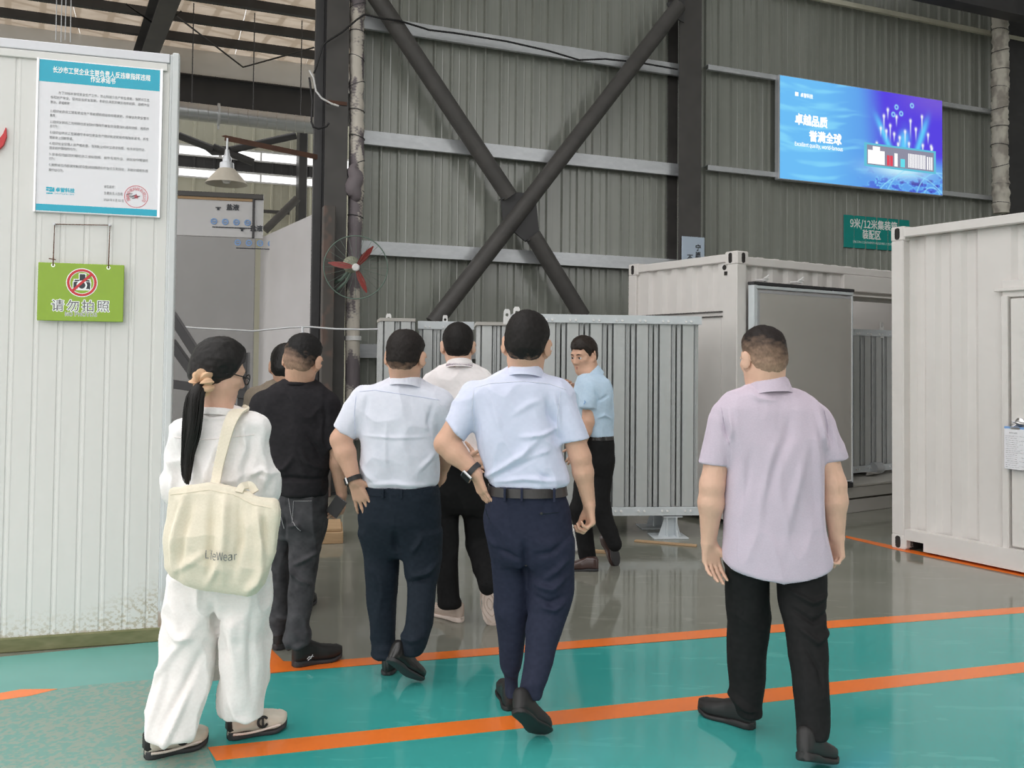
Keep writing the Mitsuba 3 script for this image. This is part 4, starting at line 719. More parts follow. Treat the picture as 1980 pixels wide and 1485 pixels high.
class Loft:                                             # stacked super-ellipses: rows (z, cx, cy, rx, ry)
    def __init__(s, rows, n=2.3, k=.03, grow=0.0, ext=(0, 0), lean=0.0):
        rows = np.array(sorted(rows), float); z = rows[:, 0]; s.z0, s.z1 = z[0] - ext[0], z[-1] + ext[1]
        s.zz = np.linspace(z[0], z[-1], 80); s.tab = [PchipInterpolator(z, rows[:, i])(s.zz) for i in range(1, 5)]; s.n, s.k, s.g = n, k, grow
        s.c = A3(s.tab[0].mean(), s.tab[1].mean(), (s.z0 + s.z1) / 2); s.R = math.hypot((s.z1 - s.z0) / 2, np.abs(s.tab[0] - s.c[0]).max() + s.tab[2].max() + np.abs(s.tab[1] - s.c[1]).max()) + .05; s.hem = None
    def sec(s, z): return [np.interp(z, s.zz, t) for t in s.tab]
    def __call__(s, p):
        cx, cy, rx, ry = s.sec(p[:, 2]); rx, ry = rx + s.g, ry + s.g; x, y = p[:, 0] - cx, p[:, 1] - cy
        L = np.hypot(x, y); k0 = (np.abs(x / rx) ** s.n + np.abs(y / ry) ** s.n) ** (1 / s.n); d = L * (1 - 1 / np.maximum(k0, 1e-5)); d = np.where(L < 1e-6, -np.minimum(rx, ry), d)
        lo = s.z0 if s.hem is None else s.hem(p)
        return -smin(-d, -np.maximum(lo - p[:, 2], p[:, 2] - s.z1 - s.g), .012)
class Cut:                                              # a shape cut off by a plane
    def __init__(s, f, o, n): s.f, s.o, s.n, s.k, s.c, s.R = f, np.asarray(o, float), unit(n), f.k, f.c, f.R
    def __call__(s, p): return -smin(-s.f(p), -((p - s.o) @ s.n), .006)
class Fn:
    def __init__(s, f, c, R, k): s.f, s.c, s.R, s.k = f, np.asarray(c, float), R, k
    def __call__(s, p): return s.f(p)

def mesh_sdf(prims, h, slack=.012, sub=()):
    lo = np.min([q.c - q.R for q in prims], 0) - .03; hi = np.max([q.c + q.R for q in prims], 0) + .03; B = 8; bs = B * h
    nb = np.ceil((hi - lo) / bs).astype(int) + 1
    I = np.stack(np.meshgrid(*[np.arange(n) for n in nb], indexing='ij'), -1).reshape(-1, 3); C = lo + (I + .5) * bs; hd = bs * .8661
    d = np.full(len(C), 9.0)
    for q in prims:
        m = np.linalg.norm(C - q.c, axis=1) < q.R + hd + .1
        if m.any(): d[m] = np.minimum(d[m], q(C[m]))
    I = I[np.abs(d) < hd * 1.25 + slack + .03]; C = lo + (I + .5) * bs; g = np.stack(np.meshgrid(*[np.arange(B + 1)] * 3, indexing='ij'), -1).reshape(-1, 3)
    N = (B + 1) ** 3; V = np.full((len(I), N), .06)
    for q in list(prims) + list(sub):
        m = np.nonzero(np.linalg.norm(C - q.c, axis=1) < q.R + hd + q.k + .03)[0]
        for s in range(0, len(m), 600):
            b = m[s:s + 600]; P = (lo + (I[b][:, None, :] * B + g[None]) * h).reshape(-1, 3)
            if q in sub: V[b] = -smin(-V[b], q(P).reshape(len(b), N), q.k)
            else: V[b] = smin(V[b], q(P).reshape(len(b), N), q.k)
    V = V.reshape(-1, B + 1, B + 1, B + 1); S = V < 0
    corners = [(a, b, c) for a in (0, 1) for b in (0, 1) for c in (0, 1)]
    cnt = sum(S[:, a:a + B, b:b + B, c:c + B].astype(np.int8) for a, b, c in corners); bi, x, y, z = np.nonzero((cnt > 0) & (cnt < 8))
    acc, w = np.zeros((len(bi), 3)), np.zeros(len(bi))
    for ax in range(3):
        for u in (0, 1):
            for v in (0, 1):
                o0 = [0, 0, 0]; o0[(ax + 1) % 3], o0[(ax + 2) % 3] = u, v; o1 = list(o0); o1[ax] = 1
                f0, f1 = V[bi, x + o0[0], y + o0[1], z + o0[2]], V[bi, x + o1[0], y + o1[1], z + o1[2]]; c = (f0 < 0) != (f1 < 0)
                t = np.where(c, f0 / np.where(c, f0 - f1, 1), 0); pt = np.array(o0, float) + t[:, None] * (np.array(o1) - np.array(o0)); acc += pt * c[:, None]; w += c
    cell = I[bi] * B + np.stack([x, y, z], 1); pos = lo + (cell + acc / w[:, None]) * h
    M = (nb * B + 4).astype(np.int64); code = lambda c: ((c[:, 0].astype(np.int64) + 1) * M[1] + c[:, 1] + 1) * M[2] + c[:, 2] + 1
    key = code(cell); order = np.argsort(key); sk = key[order]
    def find(c): k = code(c); j = np.clip(np.searchsorted(sk, k), 0, len(sk) - 1); return np.where(sk[j] == k, order[j], -1)
    F = []
    for ax in range(3):
        sl0 = [slice(None)] + [slice(0, B)] * 3; sl1 = list(sl0); sl1[ax + 1] = slice(1, B + 1)
        s0, s1 = S[tuple(sl0)], S[tuple(sl1)]; b_, x, y, z = np.nonzero(s0 != s1); e = I[b_] * B + np.stack([x, y, z], 1)
        a1, a2 = np.zeros(3, int), np.zeros(3, int); a1[(ax + 1) % 3] = 1; a2[(ax + 2) % 3] = 1
        q = np.stack([find(e - a1 - a2), find(e - a2), find(e), find(e - a1)], 1); fl = s0[b_, x, y, z]
        q = np.where(fl[:, None], q, q[:, ::-1]); q = q[(q >= 0).all(1)]; F += [q[:, [0, 1, 2]], q[:, [0, 2, 3]]]
    return trimesh.Trimesh(pos, np.vstack(F), process=False)
def vnorm(m):
    v, f = np.asarray(m.vertices), np.asarray(m.faces); n = np.zeros_like(v); fn = np.cross(v[f[:, 1]] - v[f[:, 0]], v[f[:, 2]] - v[f[:, 0]])
    for k in range(3): np.add.at(n, f[:, k], fn)
    return n / np.maximum(np.linalg.norm(n, axis=1, keepdims=True), 1e-12)
def soften(m, n=2):                                     # Taubin smoothing
    from scipy.sparse import coo_matrix
    v, f = np.array(m.vertices), np.asarray(m.faces); i = np.concatenate([f[:, 0], f[:, 1], f[:, 2], f[:, 1], f[:, 2], f[:, 0]]); j = np.concatenate([f[:, 1], f[:, 2], f[:, 0], f[:, 0], f[:, 1], f[:, 2]])
    A = coo_matrix((np.ones(len(i)), (i, j)), (len(v), len(v))).tocsr(); A.data[:] = 1; w = np.asarray(A.sum(1)).ravel(); ok = (w > 0)[:, None]; w = np.maximum(w, 1)[:, None]
    for _ in range(n):
        for lam in (.55, -.57): v = v + np.where(ok, lam * (A @ v / w - v), 0)
    m.vertices = v; return m
def simpler(m, tol):
    try:
        import manifold3d as m3
        q = Manifold(m3.Mesh(np.asarray(m.vertices, np.float32), np.asarray(m.faces, np.uint32)))
        if q.status() == m3.Error.NoError and q.num_tri() > 0:
            q = q.simplify(tol).to_mesh(); return trimesh.Trimesh(q.vert_properties[:, :3], q.tri_verts, process=False)
    except Exception: pass
    return m
def wrinkle(m, amp, scale, seed, folds=(), zf=None):    # cloth relief: soft stretched noise, sharp creases, and given folds (polyline, height, width)
    v = np.array(m.vertices); n = vnorm(m); q = v * np.array(scale) + seed * 7.3
    amp = amp * 2.4; w = meshkit.fbm(q + 1.2 * meshkit.noise(v * 3 + seed)[:, None], 3, seed); r = 1 - np.abs(2 * meshkit.fbm(q * .8 + 3.1, 2, seed + 9) - 1); d = amp * ((w - .5) * 1.6 + .9 * (r ** 4 - .35))
    if zf is not None: d *= zf(v)
    for pl, a, wd in folds:
        pl = np.asarray(pl, float); best = np.full(len(v), 9.0); sd = np.zeros(len(v))
        for i in range(len(pl) - 1):
            ba = pl[i + 1] - pl[i]; t = np.clip(((v[:, [0, 2]] - pl[i]) @ ba) / (ba @ ba), 0, 1); dd = np.linalg.norm(v[:, [0, 2]] - pl[i] - t[:, None] * ba, axis=1); u = (i + t) / (len(pl) - 1); sd = np.where(dd < best, u, sd); best = np.minimum(best, dd)
        d += 2.1 * a * np.exp(-(best / wd) ** 2) * np.sin(np.pi * np.clip(sd * .9 + .05, 0, 1)) * (n[:, 1] < .2)
    m.vertices = v + n * d[:, None]; return m
def rot_to(yaw, pitch=0.0, roll=0.0):                   # rows: right, forward, up of a head that looks along +y at yaw 0 (yaw to the left, pitch down, roll to the right)
    y, p, r = (math.radians(a) for a in (yaw, pitch, roll)); R = np.array([A3(math.cos(y), math.sin(y), 0), A3(-math.sin(y), math.cos(y), 0), A3(0, 0, 1)])
    f = math.cos(p) * R[1] - math.sin(p) * R[2]; u = math.cos(p) * R[2] + math.sin(p) * R[1]; x = R[0]
    return np.array([math.cos(r) * x - math.sin(r) * u, f, math.cos(r) * u + math.sin(r) * x])

class Head:
    def __init__(s, top, yaw=0, pitch=0, roll=0, sc=1.0, hair=.012, wide=1.0, ears=True):
        s.ears = ears
        s.m, s.s, s.h = rot_to(yaw, pitch, roll), sc, hair; s.o = np.asarray(top, float) - s.m[2] * (.120 * sc + hair); s.wd = wide
    def P(s, x, y, z): return s.o + s.s * (A3(x * s.wd, y, z) @ s.m)
    def E(s, c, r, k=.02, tilt=None): m = s.m if tilt is None else tilt @ s.m; return Ell(s.P(*c), A3(*r) * s.s * A3(s.wd, 1, 1), m, k)
    def prims(s, neck, rn=.058):
        P = s.P; q = s.s; L = [s.E((0, -.014, .034), (.076, .094, .086)), s.E((0, .026, -.03), (.064, .066, .082), .03), Cone(P(0, .060, -.095), P(0, .045, -.085), .027 * q, .04 * q, .03),
             Cone(P(-.045, .005, -.055), P(0, .055, -.10), .026 * q, .022 * q, .03), Cone(P(.045, .005, -.055), P(0, .055, -.10), .026 * q, .022 * q, .03), Cone(P(-.035, .070, .020), P(.035, .070, .020), .016 * q, .016 * q, .015),
             Cone(P(0, .084, .006), P(0, .104, -.034), .008 * q, .0125 * q, .012), Cone(P(-.011, .092, -.040), P(.011, .092, -.040), .008 * q, .008 * q, .008), Cone(P(-.047, .052, -.022), P(-.03, .066, -.03), .02 * q, .016 * q, .02), Cone(P(.047, .052, -.022), P(.03, .066, -.03), .02 * q, .016 * q, .02),
             Cone(P(-.018, .083, -.068), P(.018, .083, -.068), .0055 * q, .0055 * q, .006), Cone(P(-.015, .082, -.077), P(.015, .082, -.077), .006 * q, .006 * q, .005), Cone(P(0, -.035, -.03), neck, rn * q, rn * 1.12 * q, .03)]
        for sg in (-1, 1) if s.ears else ():
            a = math.radians(38 * sg); T = np.array([[math.cos(a), -math.sin(a), 0], [math.sin(a), math.cos(a), 0], [0, 0, 1]])
            L += [s.E((sg * .0905, -.014, -.004), (.0080, .0225, .036), .006, T), s.E((sg * .083, .0, -.033), (.009, .010, .014), .010), s.E((sg * .080, -.004, -.006), (.010, .012, .024), .008)]
        sub = [s.E((sg * .031, .093, -.002), (.016, .010, .009), .008) for sg in (-1, 1)] + [s.E((sg * .099, -.002, -.004), (.004, .008, .016), .006) for sg in (-1, 1)]
        return L, sub
    def hairline(s, kind):
        Y = [-.13, -.06, -.025, -.004, .018, .034, .055, .12]
        Z = {'man': [-.078, -.074, -.054, .012, .012, .020, .062, .072], 'low': [-.082, -.078, -.058, .006, .000, .012, .058, .070], 'high': [-.030, -.026, -.010, .030, .034, .044, .074, .080], 'woman': [-.085, -.082, -.078, -.062, -.050, -.010, .050, .070], 'far': [-.075, -.070, -.052, .004, -.030, .014, .052, .060]}[kind]
        return lambda y: np.interp(y, Y, Z)
    def hair_mesh(s, kind, h, seed=0, thick=None, top=0.0, rough=.003):
        th = s.h if thick is None else thick; hl = s.hairline(kind)
        sk = [s.E((0, -.014, .034), (.076 + th, .094 + th, .086 + th)), s.E((0, -.052, -.028), (.060 + th * .6, .046 + th, .055), .04)]
        if top: sk.append(s.E((0, -.0, .062), (.070 + th, .082 + th, .064 + top), .02))
        def f(p):
            q = (p - s.o) @ s.m.T / s.s; d = sk[0](p)
            for e in sk[1:]: d = smin(d, e(p), e.k)
            st = meshkit.fbm(np.stack([q[:, 0] * 150, q[:, 1] * 60, q[:, 2] * 60], 1) + seed, 2, seed) - .5; ck = meshkit.noise(q * 22 + seed, seed + 2) - .5
            d = d - rough * (st * 1.4 + ck * 1.6); zl0 = hl(q[:, 1]); d = d + (th + .002) * .75 * s.s * (1 - np.clip((q[:, 2] - zl0) / .055, 0, 1)); zl = zl0 + .012 * (meshkit.noise(q * 60, seed) - .5)
            return -smin(-d, -(zl - q[:, 2]) * s.s, .010)
        return soften(mesh_sdf([Fn(f, s.P(0, -.01, .02), .17, .001)], h), 1)

FLEN = [(.043, .026, .021), (.047, .029, .022), (.043, .027, .021), (.034, .021, .018)]
def hand(w, d, n, t, curl=(25, 30, 20), spread=.06, q=1.0, thumb=(.6, .75, .25), thumb_curl=.25):
    d, n, t = unit(d), unit(n), unit(t); n = unit(n - d * (n @ d)); t = unit(t - d * (t @ d) - n * (t @ n)); L = []; w = np.asarray(w, float); curl = np.asarray(curl, float)
    for i, (off, dl) in enumerate(((.030, .086), (.010, .090), (-.011, .086), (-.031, .077))):
        kn = w + q * (d * dl + t * off); L.append(Cone(w + q * t * off * .55 + q * d * .008, kn, .0155 * q, .0115 * q, .014)); p = kn; a = 0.0
        c = curl[i] if curl.ndim == 2 else curl * (1, 1.05, 1.1, 1.1)[i]; sp = spread * (1.2, .35, -.5, -1.4)[i]; dd = unit(d + t * sp)
        for j in range(3):
            a += math.radians(c[j]); e = p + q * FLEN[i][j] * (math.cos(a) * dd + math.sin(a) * n); r0 = (.0096, .0100, .0094, .0082)[i]; L.append(Cone(p, e, q * r0 * (1, .9, .82)[j], q * r0 * (.9, .82, .7)[j], .0045 if j else .006)); p = e
    b = w + q * (d * .022 + t * .026 + n * .004); dt = unit(d * thumb[0] + t * thumb[1] + n * thumb[2]); m1 = b + q * .046 * dt; d2 = unit(dt + d * .35 + n * thumb_curl); m2 = m1 + q * .033 * d2; m3_ = m2 + q * .026 * unit(d2 + d * .25 + n * thumb_curl)
    L += [Cone(w + q * d * .012 + q * t * .012, m1, .017 * q, .0125 * q, .012), Cone(m1, m2, .0112 * q, .0098 * q, .005), Cone(m2, m3_, .0098 * q, .0078 * q, .005)]; return L
def arm(pts, r, k=.02): return [Cone(pts[i], pts[i + 1], r[i], r[i + 1], k) for i in range(len(pts) - 1)]
def forearm(e, w, re, rw, k=.02): m = e * .68 + w * .32; return [Cone(e, m, re, re * 1.04, k), Cone(m, w, re * 1.04, rw, k)]

def rows_px(D, tab, ry, dy=0.0):                        # rows (y, left, right[, depth half-width[, depth offset]]) in the photograph's pixels at depth D
    out = []
    for r in tab:
        d_ = dy + (r[4] if len(r) > 4 else 0); a, b = at(r[1], r[0], D + d_), at(r[2], r[0], D + d_); rx = (b[0] - a[0]) / 2
        out.append(((a[2] + b[2]) / 2, (a[0] + b[0]) / 2, D + d_, rx, r[3] if len(r) > 3 and r[3] else ry(rx) if callable(ry) else ry))
    return out
def ring(loft, z0, z1, g, t, n=56, zc=None):            # a band round a loft: belt, stripe, waistband
    V = []
    for z, gg in ((z0, g), (z1, g), (z1, g + t), (z0, g + t)):
        cx, cy, rx, ry = (float(q) for q in loft.sec(z)); rx += gg; ry += gg
        for v in np.arange(n) * 2 * math.pi / n:
            k0 = (abs(math.cos(v)) ** loft.n * 1 + abs(math.sin(v)) ** loft.n) ** (1 / loft.n); V.append((cx + rx * math.cos(v) / k0, cy + ry * math.sin(v) / k0, z))
    F = []
    for k in range(4):
        for i in range(n): a, b, c, d = k * n + i, k * n + (i + 1) % n, ((k + 1) % 4) * n + (i + 1) % n, ((k + 1) % 4) * n + i; F += [[a, b, c], [a, c, d]]
    return MB().put(np.array(V), F)
def collar(c, rx, ry, m, hs=.045, fall=.040, flare=.026, drop=.040, span=320, t=.004):
    """A turned-down collar round the neck: c the centre of its top edge, m the rows right, forward, up; lower at the front."""
    n = 48; th = np.radians(np.linspace(-90 - span / 2, -90 + span / 2, n)); V = []
    for v in th:
        f = (1 + math.sin(v)) / 2; ex = A3(math.cos(v), math.sin(v), 0); dz = -drop * f ** 1.3; fl = fall * (1 + .35 * f)
        for r_, z in ((-.002, -hs), (-.003, -.004), (.001, 0), (.005, -.003), (flare, -fl), (flare + .004, -fl + .001), (.5 * flare + .006, -.45 * fl), (.009, -.001), (.002, .005), (-.008, .001), (-.008, -hs)): V.append(np.asarray(c) + A3((rx + r_) * ex[0], (ry + r_) * ex[1], z + dz) @ m)
    k = 11; F = []
    for i in range(n - 1):
        for j in range(k): a, b = i * k + j, i * k + (j + 1) % k; F += [[a, b, b + k], [a, b + k, a + k]]
    for e in (0, (n - 1) * k):
        for j in range(1, k - 1): F.append([e, e + j, e + j + 1])
    return MB().put(np.array(V), F)
def seam(mesh, pts, r=.0022, off=.0015):                # a stitched seam laid on the near side of a garment; pts are (x, z)
    v = np.asarray(mesh.vertices); n = vnorm(mesh); b = n[:, 1] < .1; tr = cKDTree(v[b][:, [0, 2]]); pl = np.asarray(pts, float); u = np.linspace(0, len(pl) - 1, 12 * (len(pl) - 1) + 1); q = np.stack([np.interp(u, np.arange(len(pl)), pl[:, k]) for k in (0, 1)], 1)
    d, i = tr.query(q, 3); y = v[b][i][:, :, 1].mean(1) - off; return MB().tube(np.stack([q[:, 0], y, q[:, 1]], 1), r, 5)
def shoe(heel, toe, up=(0, 0, 1), L=None, W=.10, H=.085, cuff=.075, kind='dress'):
    """Upper and sole between the heel's and the toe's ground points."""
    heel, toe = np.asarray(heel, float), np.asarray(toe, float); L = L or np.linalg.norm(toe - heel); e1 = unit(toe - heel); e3 = np.asarray(up, float); e3 = unit(e3 - e1 * (e3 @ e1)); e2 = np.cross(e3, e1); fr = Fr(heel, e1, e2, e3); n, k = 26, 20
    T = np.linspace(0, 1, n); w = np.interp(T, [0, .04, .12, .3, .45, .65, .8, .92, .98, 1], [.30, .54, .68, .70, .72, .98, 1.0, .80, .5, .22]) * W / 2; st = .024 if kind == 'sport' else .014
    hb = np.interp(T, [0, .05, .2, .32, .45, .6, .8, .93, 1], [.75, 1.0, 1.0, .98, .84, .66, .55, .46, .26]) * H; hs = np.interp(T, [0, .3, .42, .7, .9, 1], [st * 1.5, st * 1.5, st, st, st * 1.1, st * 1.5] if kind == 'dress' else [st * 1.4, st * 1.3, st, st * .9, st * .9, st * 1.5]); lift = np.interp(T, [0, .75, 1], [0, 0, .016 if kind == 'sport' else .008])
    def body(zb, zt, wf, p):
        V = []
        for i in range(n):
            for v in np.arange(k) * 2 * math.pi / k: c, s_ = math.cos(v), math.sin(v); V.append(((T[i] - .0) * L, w[i] * wf * math.copysign(abs(c) ** p, c), (zb[i] + zt[i]) / 2 + (zt[i] - zb[i]) / 2 * math.copysign(abs(s_) ** p, s_)))
        V += [(0, 0, (zb[0] + zt[0]) / 2), (L, 0, (zb[-1] + zt[-1]) / 2)]; F = []
        for i in range(n - 1):
            for j in range(k): a, b = i * k + j, i * k + (j + 1) % k; F += [[a, b, b + k], [a, b + k, a + k]]
        for j in range(k): F += [[n * k, (j + 1) % k, j], [n * k + 1, (n - 1) * k + j, (n - 1) * k + (j + 1) % k]]
        return MB().put(fr.p(np.array(V)), F)
    return fr, body(hs * .5 + lift, hs + hb, .97, .72), body(lift, hs + lift, 1.06, .45)

SKIN = {}
def skin_mat(name, c): paint(name, col2(tuple(q * .90 for q in c), tuple(min(1, q * 1.06) for q in c), lambda p, n, uv: fb(p.x * 26, p.y * 26, p.z * 26)), .45, .35); return name
skin_mat('m_skin', (.56, .335, .235)); skin_mat('m_skinpale', (.62, .39, .285)); skin_mat('m_skindark', (.44, .235, .15))
def hair_mat(name, c1, c2, gray=None):
    paint(name, col2(c1, c2, lambda p, n, uv: fb(p.x * 260, p.y * 160, p.z * 40)), .5, .28); return name
hair_mat('m_hair', (.006, .0055, .0055), (.016, .014, .013)); hair_mat('m_hairbrown', (.010, .0075, .006), (.026, .017, .013))
scene['m_hairmix'] = {'type': 'twosided', 'bsdf': {'type': 'principled', 'base_color': {'type': 'mesh_attribute', 'name': 'vertex_color'}, 'roughness': .6, 'specular': .2}}
def cloth(name, c1, c2, sx=60, sheen=.3, rough=.8, bump=None):
    paint(name, col2(c1, c2, lambda p, n, uv: fb(p.x * sx, p.y * sx, p.z * sx)), rough, .25, sheen=sheen); return name
cloth('m_shirtpale', (.60, .62, .70), (.66, .68, .755)); cloth('m_shirtblue', (.53, .565, .70), (.585, .62, .755)); cloth('m_shirtsky', (.40, .53, .66), (.47, .59, .71)); cloth('m_polo', (.70, .66, .66), (.77, .73, .73)); cloth('m_lilac', (.475, .41, .485), (.52, .455, .53), 200)
for q in (('m_tee', (.010, .009, .011), (.019, .017, .020)), ('m_navy', (.012, .015, .032), (.019, .023, .045)), ('m_navydk', (.007, .012, .020), (.013, .020, .031)), ('m_blackcloth', (.004, .004, .0045), (.008, .008, .0085)), ('m_blackslack', (.005, .005, .005), (.011, .0105, .011))): cloth(*q, sheen=0.0)
cloth('m_khaki', (.20, .165, .125), (.26, .215, .17)); cloth('m_jeans', (.018, .018, .021), (.085, .083, .090), 22, 0.0); cloth('m_linen', (.74, .72, .71), (.82, .80, .79), 120); cloth('m_linenpants', (.72, .68, .66), (.80, .765, .745), 120); cloth('m_canvas', (.63, .575, .455), (.71, .655, .535), 150); cloth('m_scrunchie', (.52, .33, .20), (.64, .43, .28), 40)
paint('m_belt', (.045, .04, .04), .35, .5); paint('m_leather', (.013, .012, .012), .28, .5, coat=.3); paint('m_leathermat', (.016, .015, .015), .5, .4); paint('m_leatherbrown', (.055, .030, .026), .25, .5, coat=.4); paint('m_sneaker', (.47, .38, .32), .7); paint('m_sneakergrey', (.28, .22, .19), .7); paint('m_solepale', (.66, .56, .50), .6); paint('m_sneakerwhite', (.56, .51, .43), .6); paint('m_stripe', (.17, .12, .17), .7); paint('m_thread', (.30, .29, .30), .7); paint('m_eye', (.75, .72, .70), .2); paint('m_iris', (.012, .01, .01), .2); paint('m_lip', (.42, .17, .14), .45)
scene['m_lens'] = {'type': 'thindielectric', 'int_ior': 1.4}

def body(key, prims, sub, skin, h=.0048):
    m = soften(mesh_sdf(prims, h, sub=sub), 2); m = simpler(m, .0004); scene[key] = mikit.ply(m, skin, smooth=True); return m
def garment(base, prims, h, mat_, amp=.004, scale=(9, 9, 5), seed=1, folds=(), zf=None, soft=3, **k):
    m = soften(mesh_sdf(prims, h), soft); m = wrinkle(m, amp, scale, seed, folds, zf); return add(base, m, mat_, True, **k), m
def pxz(D, *pts): return [(at(x, y, D)[0], at(x, y, D)[2]) for x, y in pts]
def watch(K, w, d, r, mat_='m_rubber', face=None, fs=(.040, .036, .011), base='wristwatch'):
    """A band round the wrist at w (arm direction d, radius r) with a case towards face."""
    f = look_frame(w, d, face); n = 26; th = np.linspace(0, 2 * math.pi, n + 1); mb = MB()
    V = [f.p((r + dr) * math.cos(v), (r + dr) * math.sin(v), z) for v in th[:-1] for dr, z in ((.001, -.011), (.001, .011), (.004, .011), (.004, -.011))]; F = []
    for i in range(n):
        for j in range(4): a, b, c, e = i * 4 + j, i * 4 + (j + 1) % 4, ((i + 1) % n) * 4 + (j + 1) % 4, ((i + 1) % n) * 4 + j; F += [[a, b, c], [a, c, e]]
    k = K + '__' + base; add(k + '__strap', mb.put(np.array(V), F), mat_, 40); add(k + '__case', MB().box(-fs[0] / 2, fs[0] / 2, r + .002, r + .002 + fs[2], -fs[1] / 2, fs[1] / 2, f, .003), 'm_chrome'); add(k + '__dial', MB().box(-fs[0] / 2 + .003, fs[0] / 2 - .003, r + .002 + fs[2], r + .0035 + fs[2], -fs[1] / 2 + .003, fs[1] / 2 - .003, f), 'm_black')
    tag(k, 'dark wristwatch')
def shoes(K, specs, mu, ms, kind='dress', W=.10, H=.085, label=None):
    for heel, toe, up in specs:
        fr, u, s_ = shoe(heel, toe, up, kind=kind, W=W, H=H); k = uniq(K + '__shoe'); scene[k] = mikit.ply(u.mesh(), mu, smooth=50); add(k + '__sole', s_, ms, 50)
        if label: tag(k, label)
        yield fr, k
def ryd(base): return lambda rx: min(base, rx * .95)
def person(label, D, skin, head, neck, rn, torso, hips, legs, sleeves, arms, hands, hair, shirt, pants, extra_body=(), h=.0048, ryt=.125, ryh=.125, shirt_hem=None, k_leg=.03, shirt_fold=(), pants_fold=(), amp=(.0045, .004), seed=1, neck_dy=0, sub_hair=None, pants_scale=(9, 9, 3.5), shirt_scale=(9, 9, 5), core=.030):
    K = thing('person', label, 'person'); n_ = at(neck[0], neck[1], D + neck_dy); T = rows_px(D, torso, ryd(ryt)); Hp = rows_px(D, hips, ryd(ryh)); out = {'K': K, 'neck': n_}
    L1 = Loft(T, 2.4, .03); L2 = Loft(Hp, 2.3, k_leg)
    LG = [(Loft(rows_px(D, l, lambda rx: rx * 1.08), 2.15, k_leg) if not isinstance(l, list) or not isinstance(l[0], Cone) else l) for l in legs]
    hp, sb = head.prims(n_, rn); pr = list(hp)
    pr += [Loft(T, 2.4, .03, -core), Loft(Hp, 2.3, .03, -core - .03)]
    for l, rows in zip(LG, legs): pr += [Loft(rows_px(D, rows, lambda rx: rx * 1.08), 2.15, .03, -core)] if isinstance(l, Loft) else [Cone(c.a, c.b, max(c.ra - core, .03), max(c.rb - core, .025), .03) for c in l]
    for a in arms: pr += a
    for a in hands: pr += a
    pr += list(extra_body); out['mesh'] = body(K, pr, sb, skin, h)
    if hair:
        m = head.hair_mesh(hair[0], .0042, seed, top=hair[2], rough=hair[3]); out['hair'] = m
        if callable(hair[1]): c = hair[1](m, head); scene[K + '__hair'] = mikit.ply(m, 'm_hairmix', smooth=True, color=c); used[K + '__hair'] = 1
        else: add(K + '__hair', m, hair[1], True)
    if shirt_hem: L1.hem = shirt_hem; L1.z0 -= .08; L1.R += .12
    sh = [L1] + list(sleeves)
    if shirt: out['shirt'], out['shirt_mesh'] = garment(K + '__shirt', sh, .0068, shirt, amp[0], shirt_scale, seed, shirt_fold, None, 3)
    flat_legs = [q for l in LG for q in (l if isinstance(l, list) else [l])]
    out['pants'], out['pants_mesh'] = garment(K + '__trousers', [L2] + flat_legs, .0068, pants, amp[1], pants_scale, seed + 3, pants_fold, None, 3)
    out.update(L1=L1, L2=L2, LG=LG); return out
def sleeve(D, a, b, ra, rb, dya=0, dyb=0, k=.03, n=None):
    A, B = at(a[0], a[1], D + dya), at(b[0], b[1], D + dyb); d = unit(B - A); return Cut(Cone(A, B + d * .05, ra, rb + (rb - ra) * .1, k), B, d if n is None else n)
def J(D, x, y, dy=0): return at(x, y, D + dy)
def mixhair(dark, side, lo, hi, seed=0):                # hair thinning into skin towards nape and sides
    def f(m, hd):
        q = (np.asarray(m.vertices) - hd.o) @ hd.m.T / hd.s; z = q[:, 2] + .035 * (meshkit.fbm(q * np.array([40, 40, 70]) + seed, 3, seed) - .5) * 2 + .03 * q[:, 0] / .08 * (seed % 2)
        t = np.clip((z - lo) / (hi - lo), 0, 1)[:, None]; st = .75 + .5 * meshkit.noise(q * np.array([330, 120, 120]))[:, None]; return (np.array(side) * (1 - t) + np.array(dark) * t) * st
    return f
DOWN = A3(0, 0, -1)

# --- man in pale blue shirt in the centre, left hand on hip
D = 3.83; s = 1700 / D
hd = Head(at(1024, 604, D - .01), yaw=-10, pitch=4, roll=4, sc=1.10, hair=.013, wide=.98)
sh_l, el, wl = J(D, 916, 768), J(D, 862, 858, -.03), J(D, 919, 914, -.06); sh_r, er, wr = J(D, 1084, 768), J(D, 1122, 884, -.02), J(D, 1139, 974, -.01)
HL = hand(wl, A3(.33, .12, -.90), A3(.85, .5, .1), A3(.45, .85, .25), [(14, 12, 10)] * 3 + [(8, 10, 8)], .05, 1.0, (.45, .8, .3)); HR = hand(wr, A3(.10, .03, -1), A3(-.95, -.25, 0), A3(-.25, .95, 0), [(38, 62, 40), (48, 66, 42), (55, 66, 42), (58, 66, 42)], .03, 1.0, (.9, .25, .45))
fold = [(pxz(D, (905, 938), (962, 905), (1010, 872), (1042, 842)), .007, .011), (pxz(D, (955, 915), (1000, 897), (1048, 866)), -.005, .010), (pxz(D, (1000, 842), (1046, 836), (1078, 824)), .006, .009), (pxz(D, (1010, 885), (1045, 870), (1060, 866)), .005, .008), (pxz(D, (990, 800), (1020, 780), (1045, 770)), .004, .012), (pxz(D, (1055, 770), (1062, 800), (1076, 822)), -.008, .012), (pxz(D, (1068, 762), (1078, 800), (1082, 840)), .006, .010), (pxz(D, (915, 770), (922, 820), (924, 860)), -.005, .012), (pxz(D, (955, 926), (1010, 918), (1085, 924)), .006, .009), (pxz(D, (1038, 905), (1048, 915), (1062, 918)), -.006, .010), (pxz(D, (945, 750), (960, 800), (975, 850)), .004, .014)]
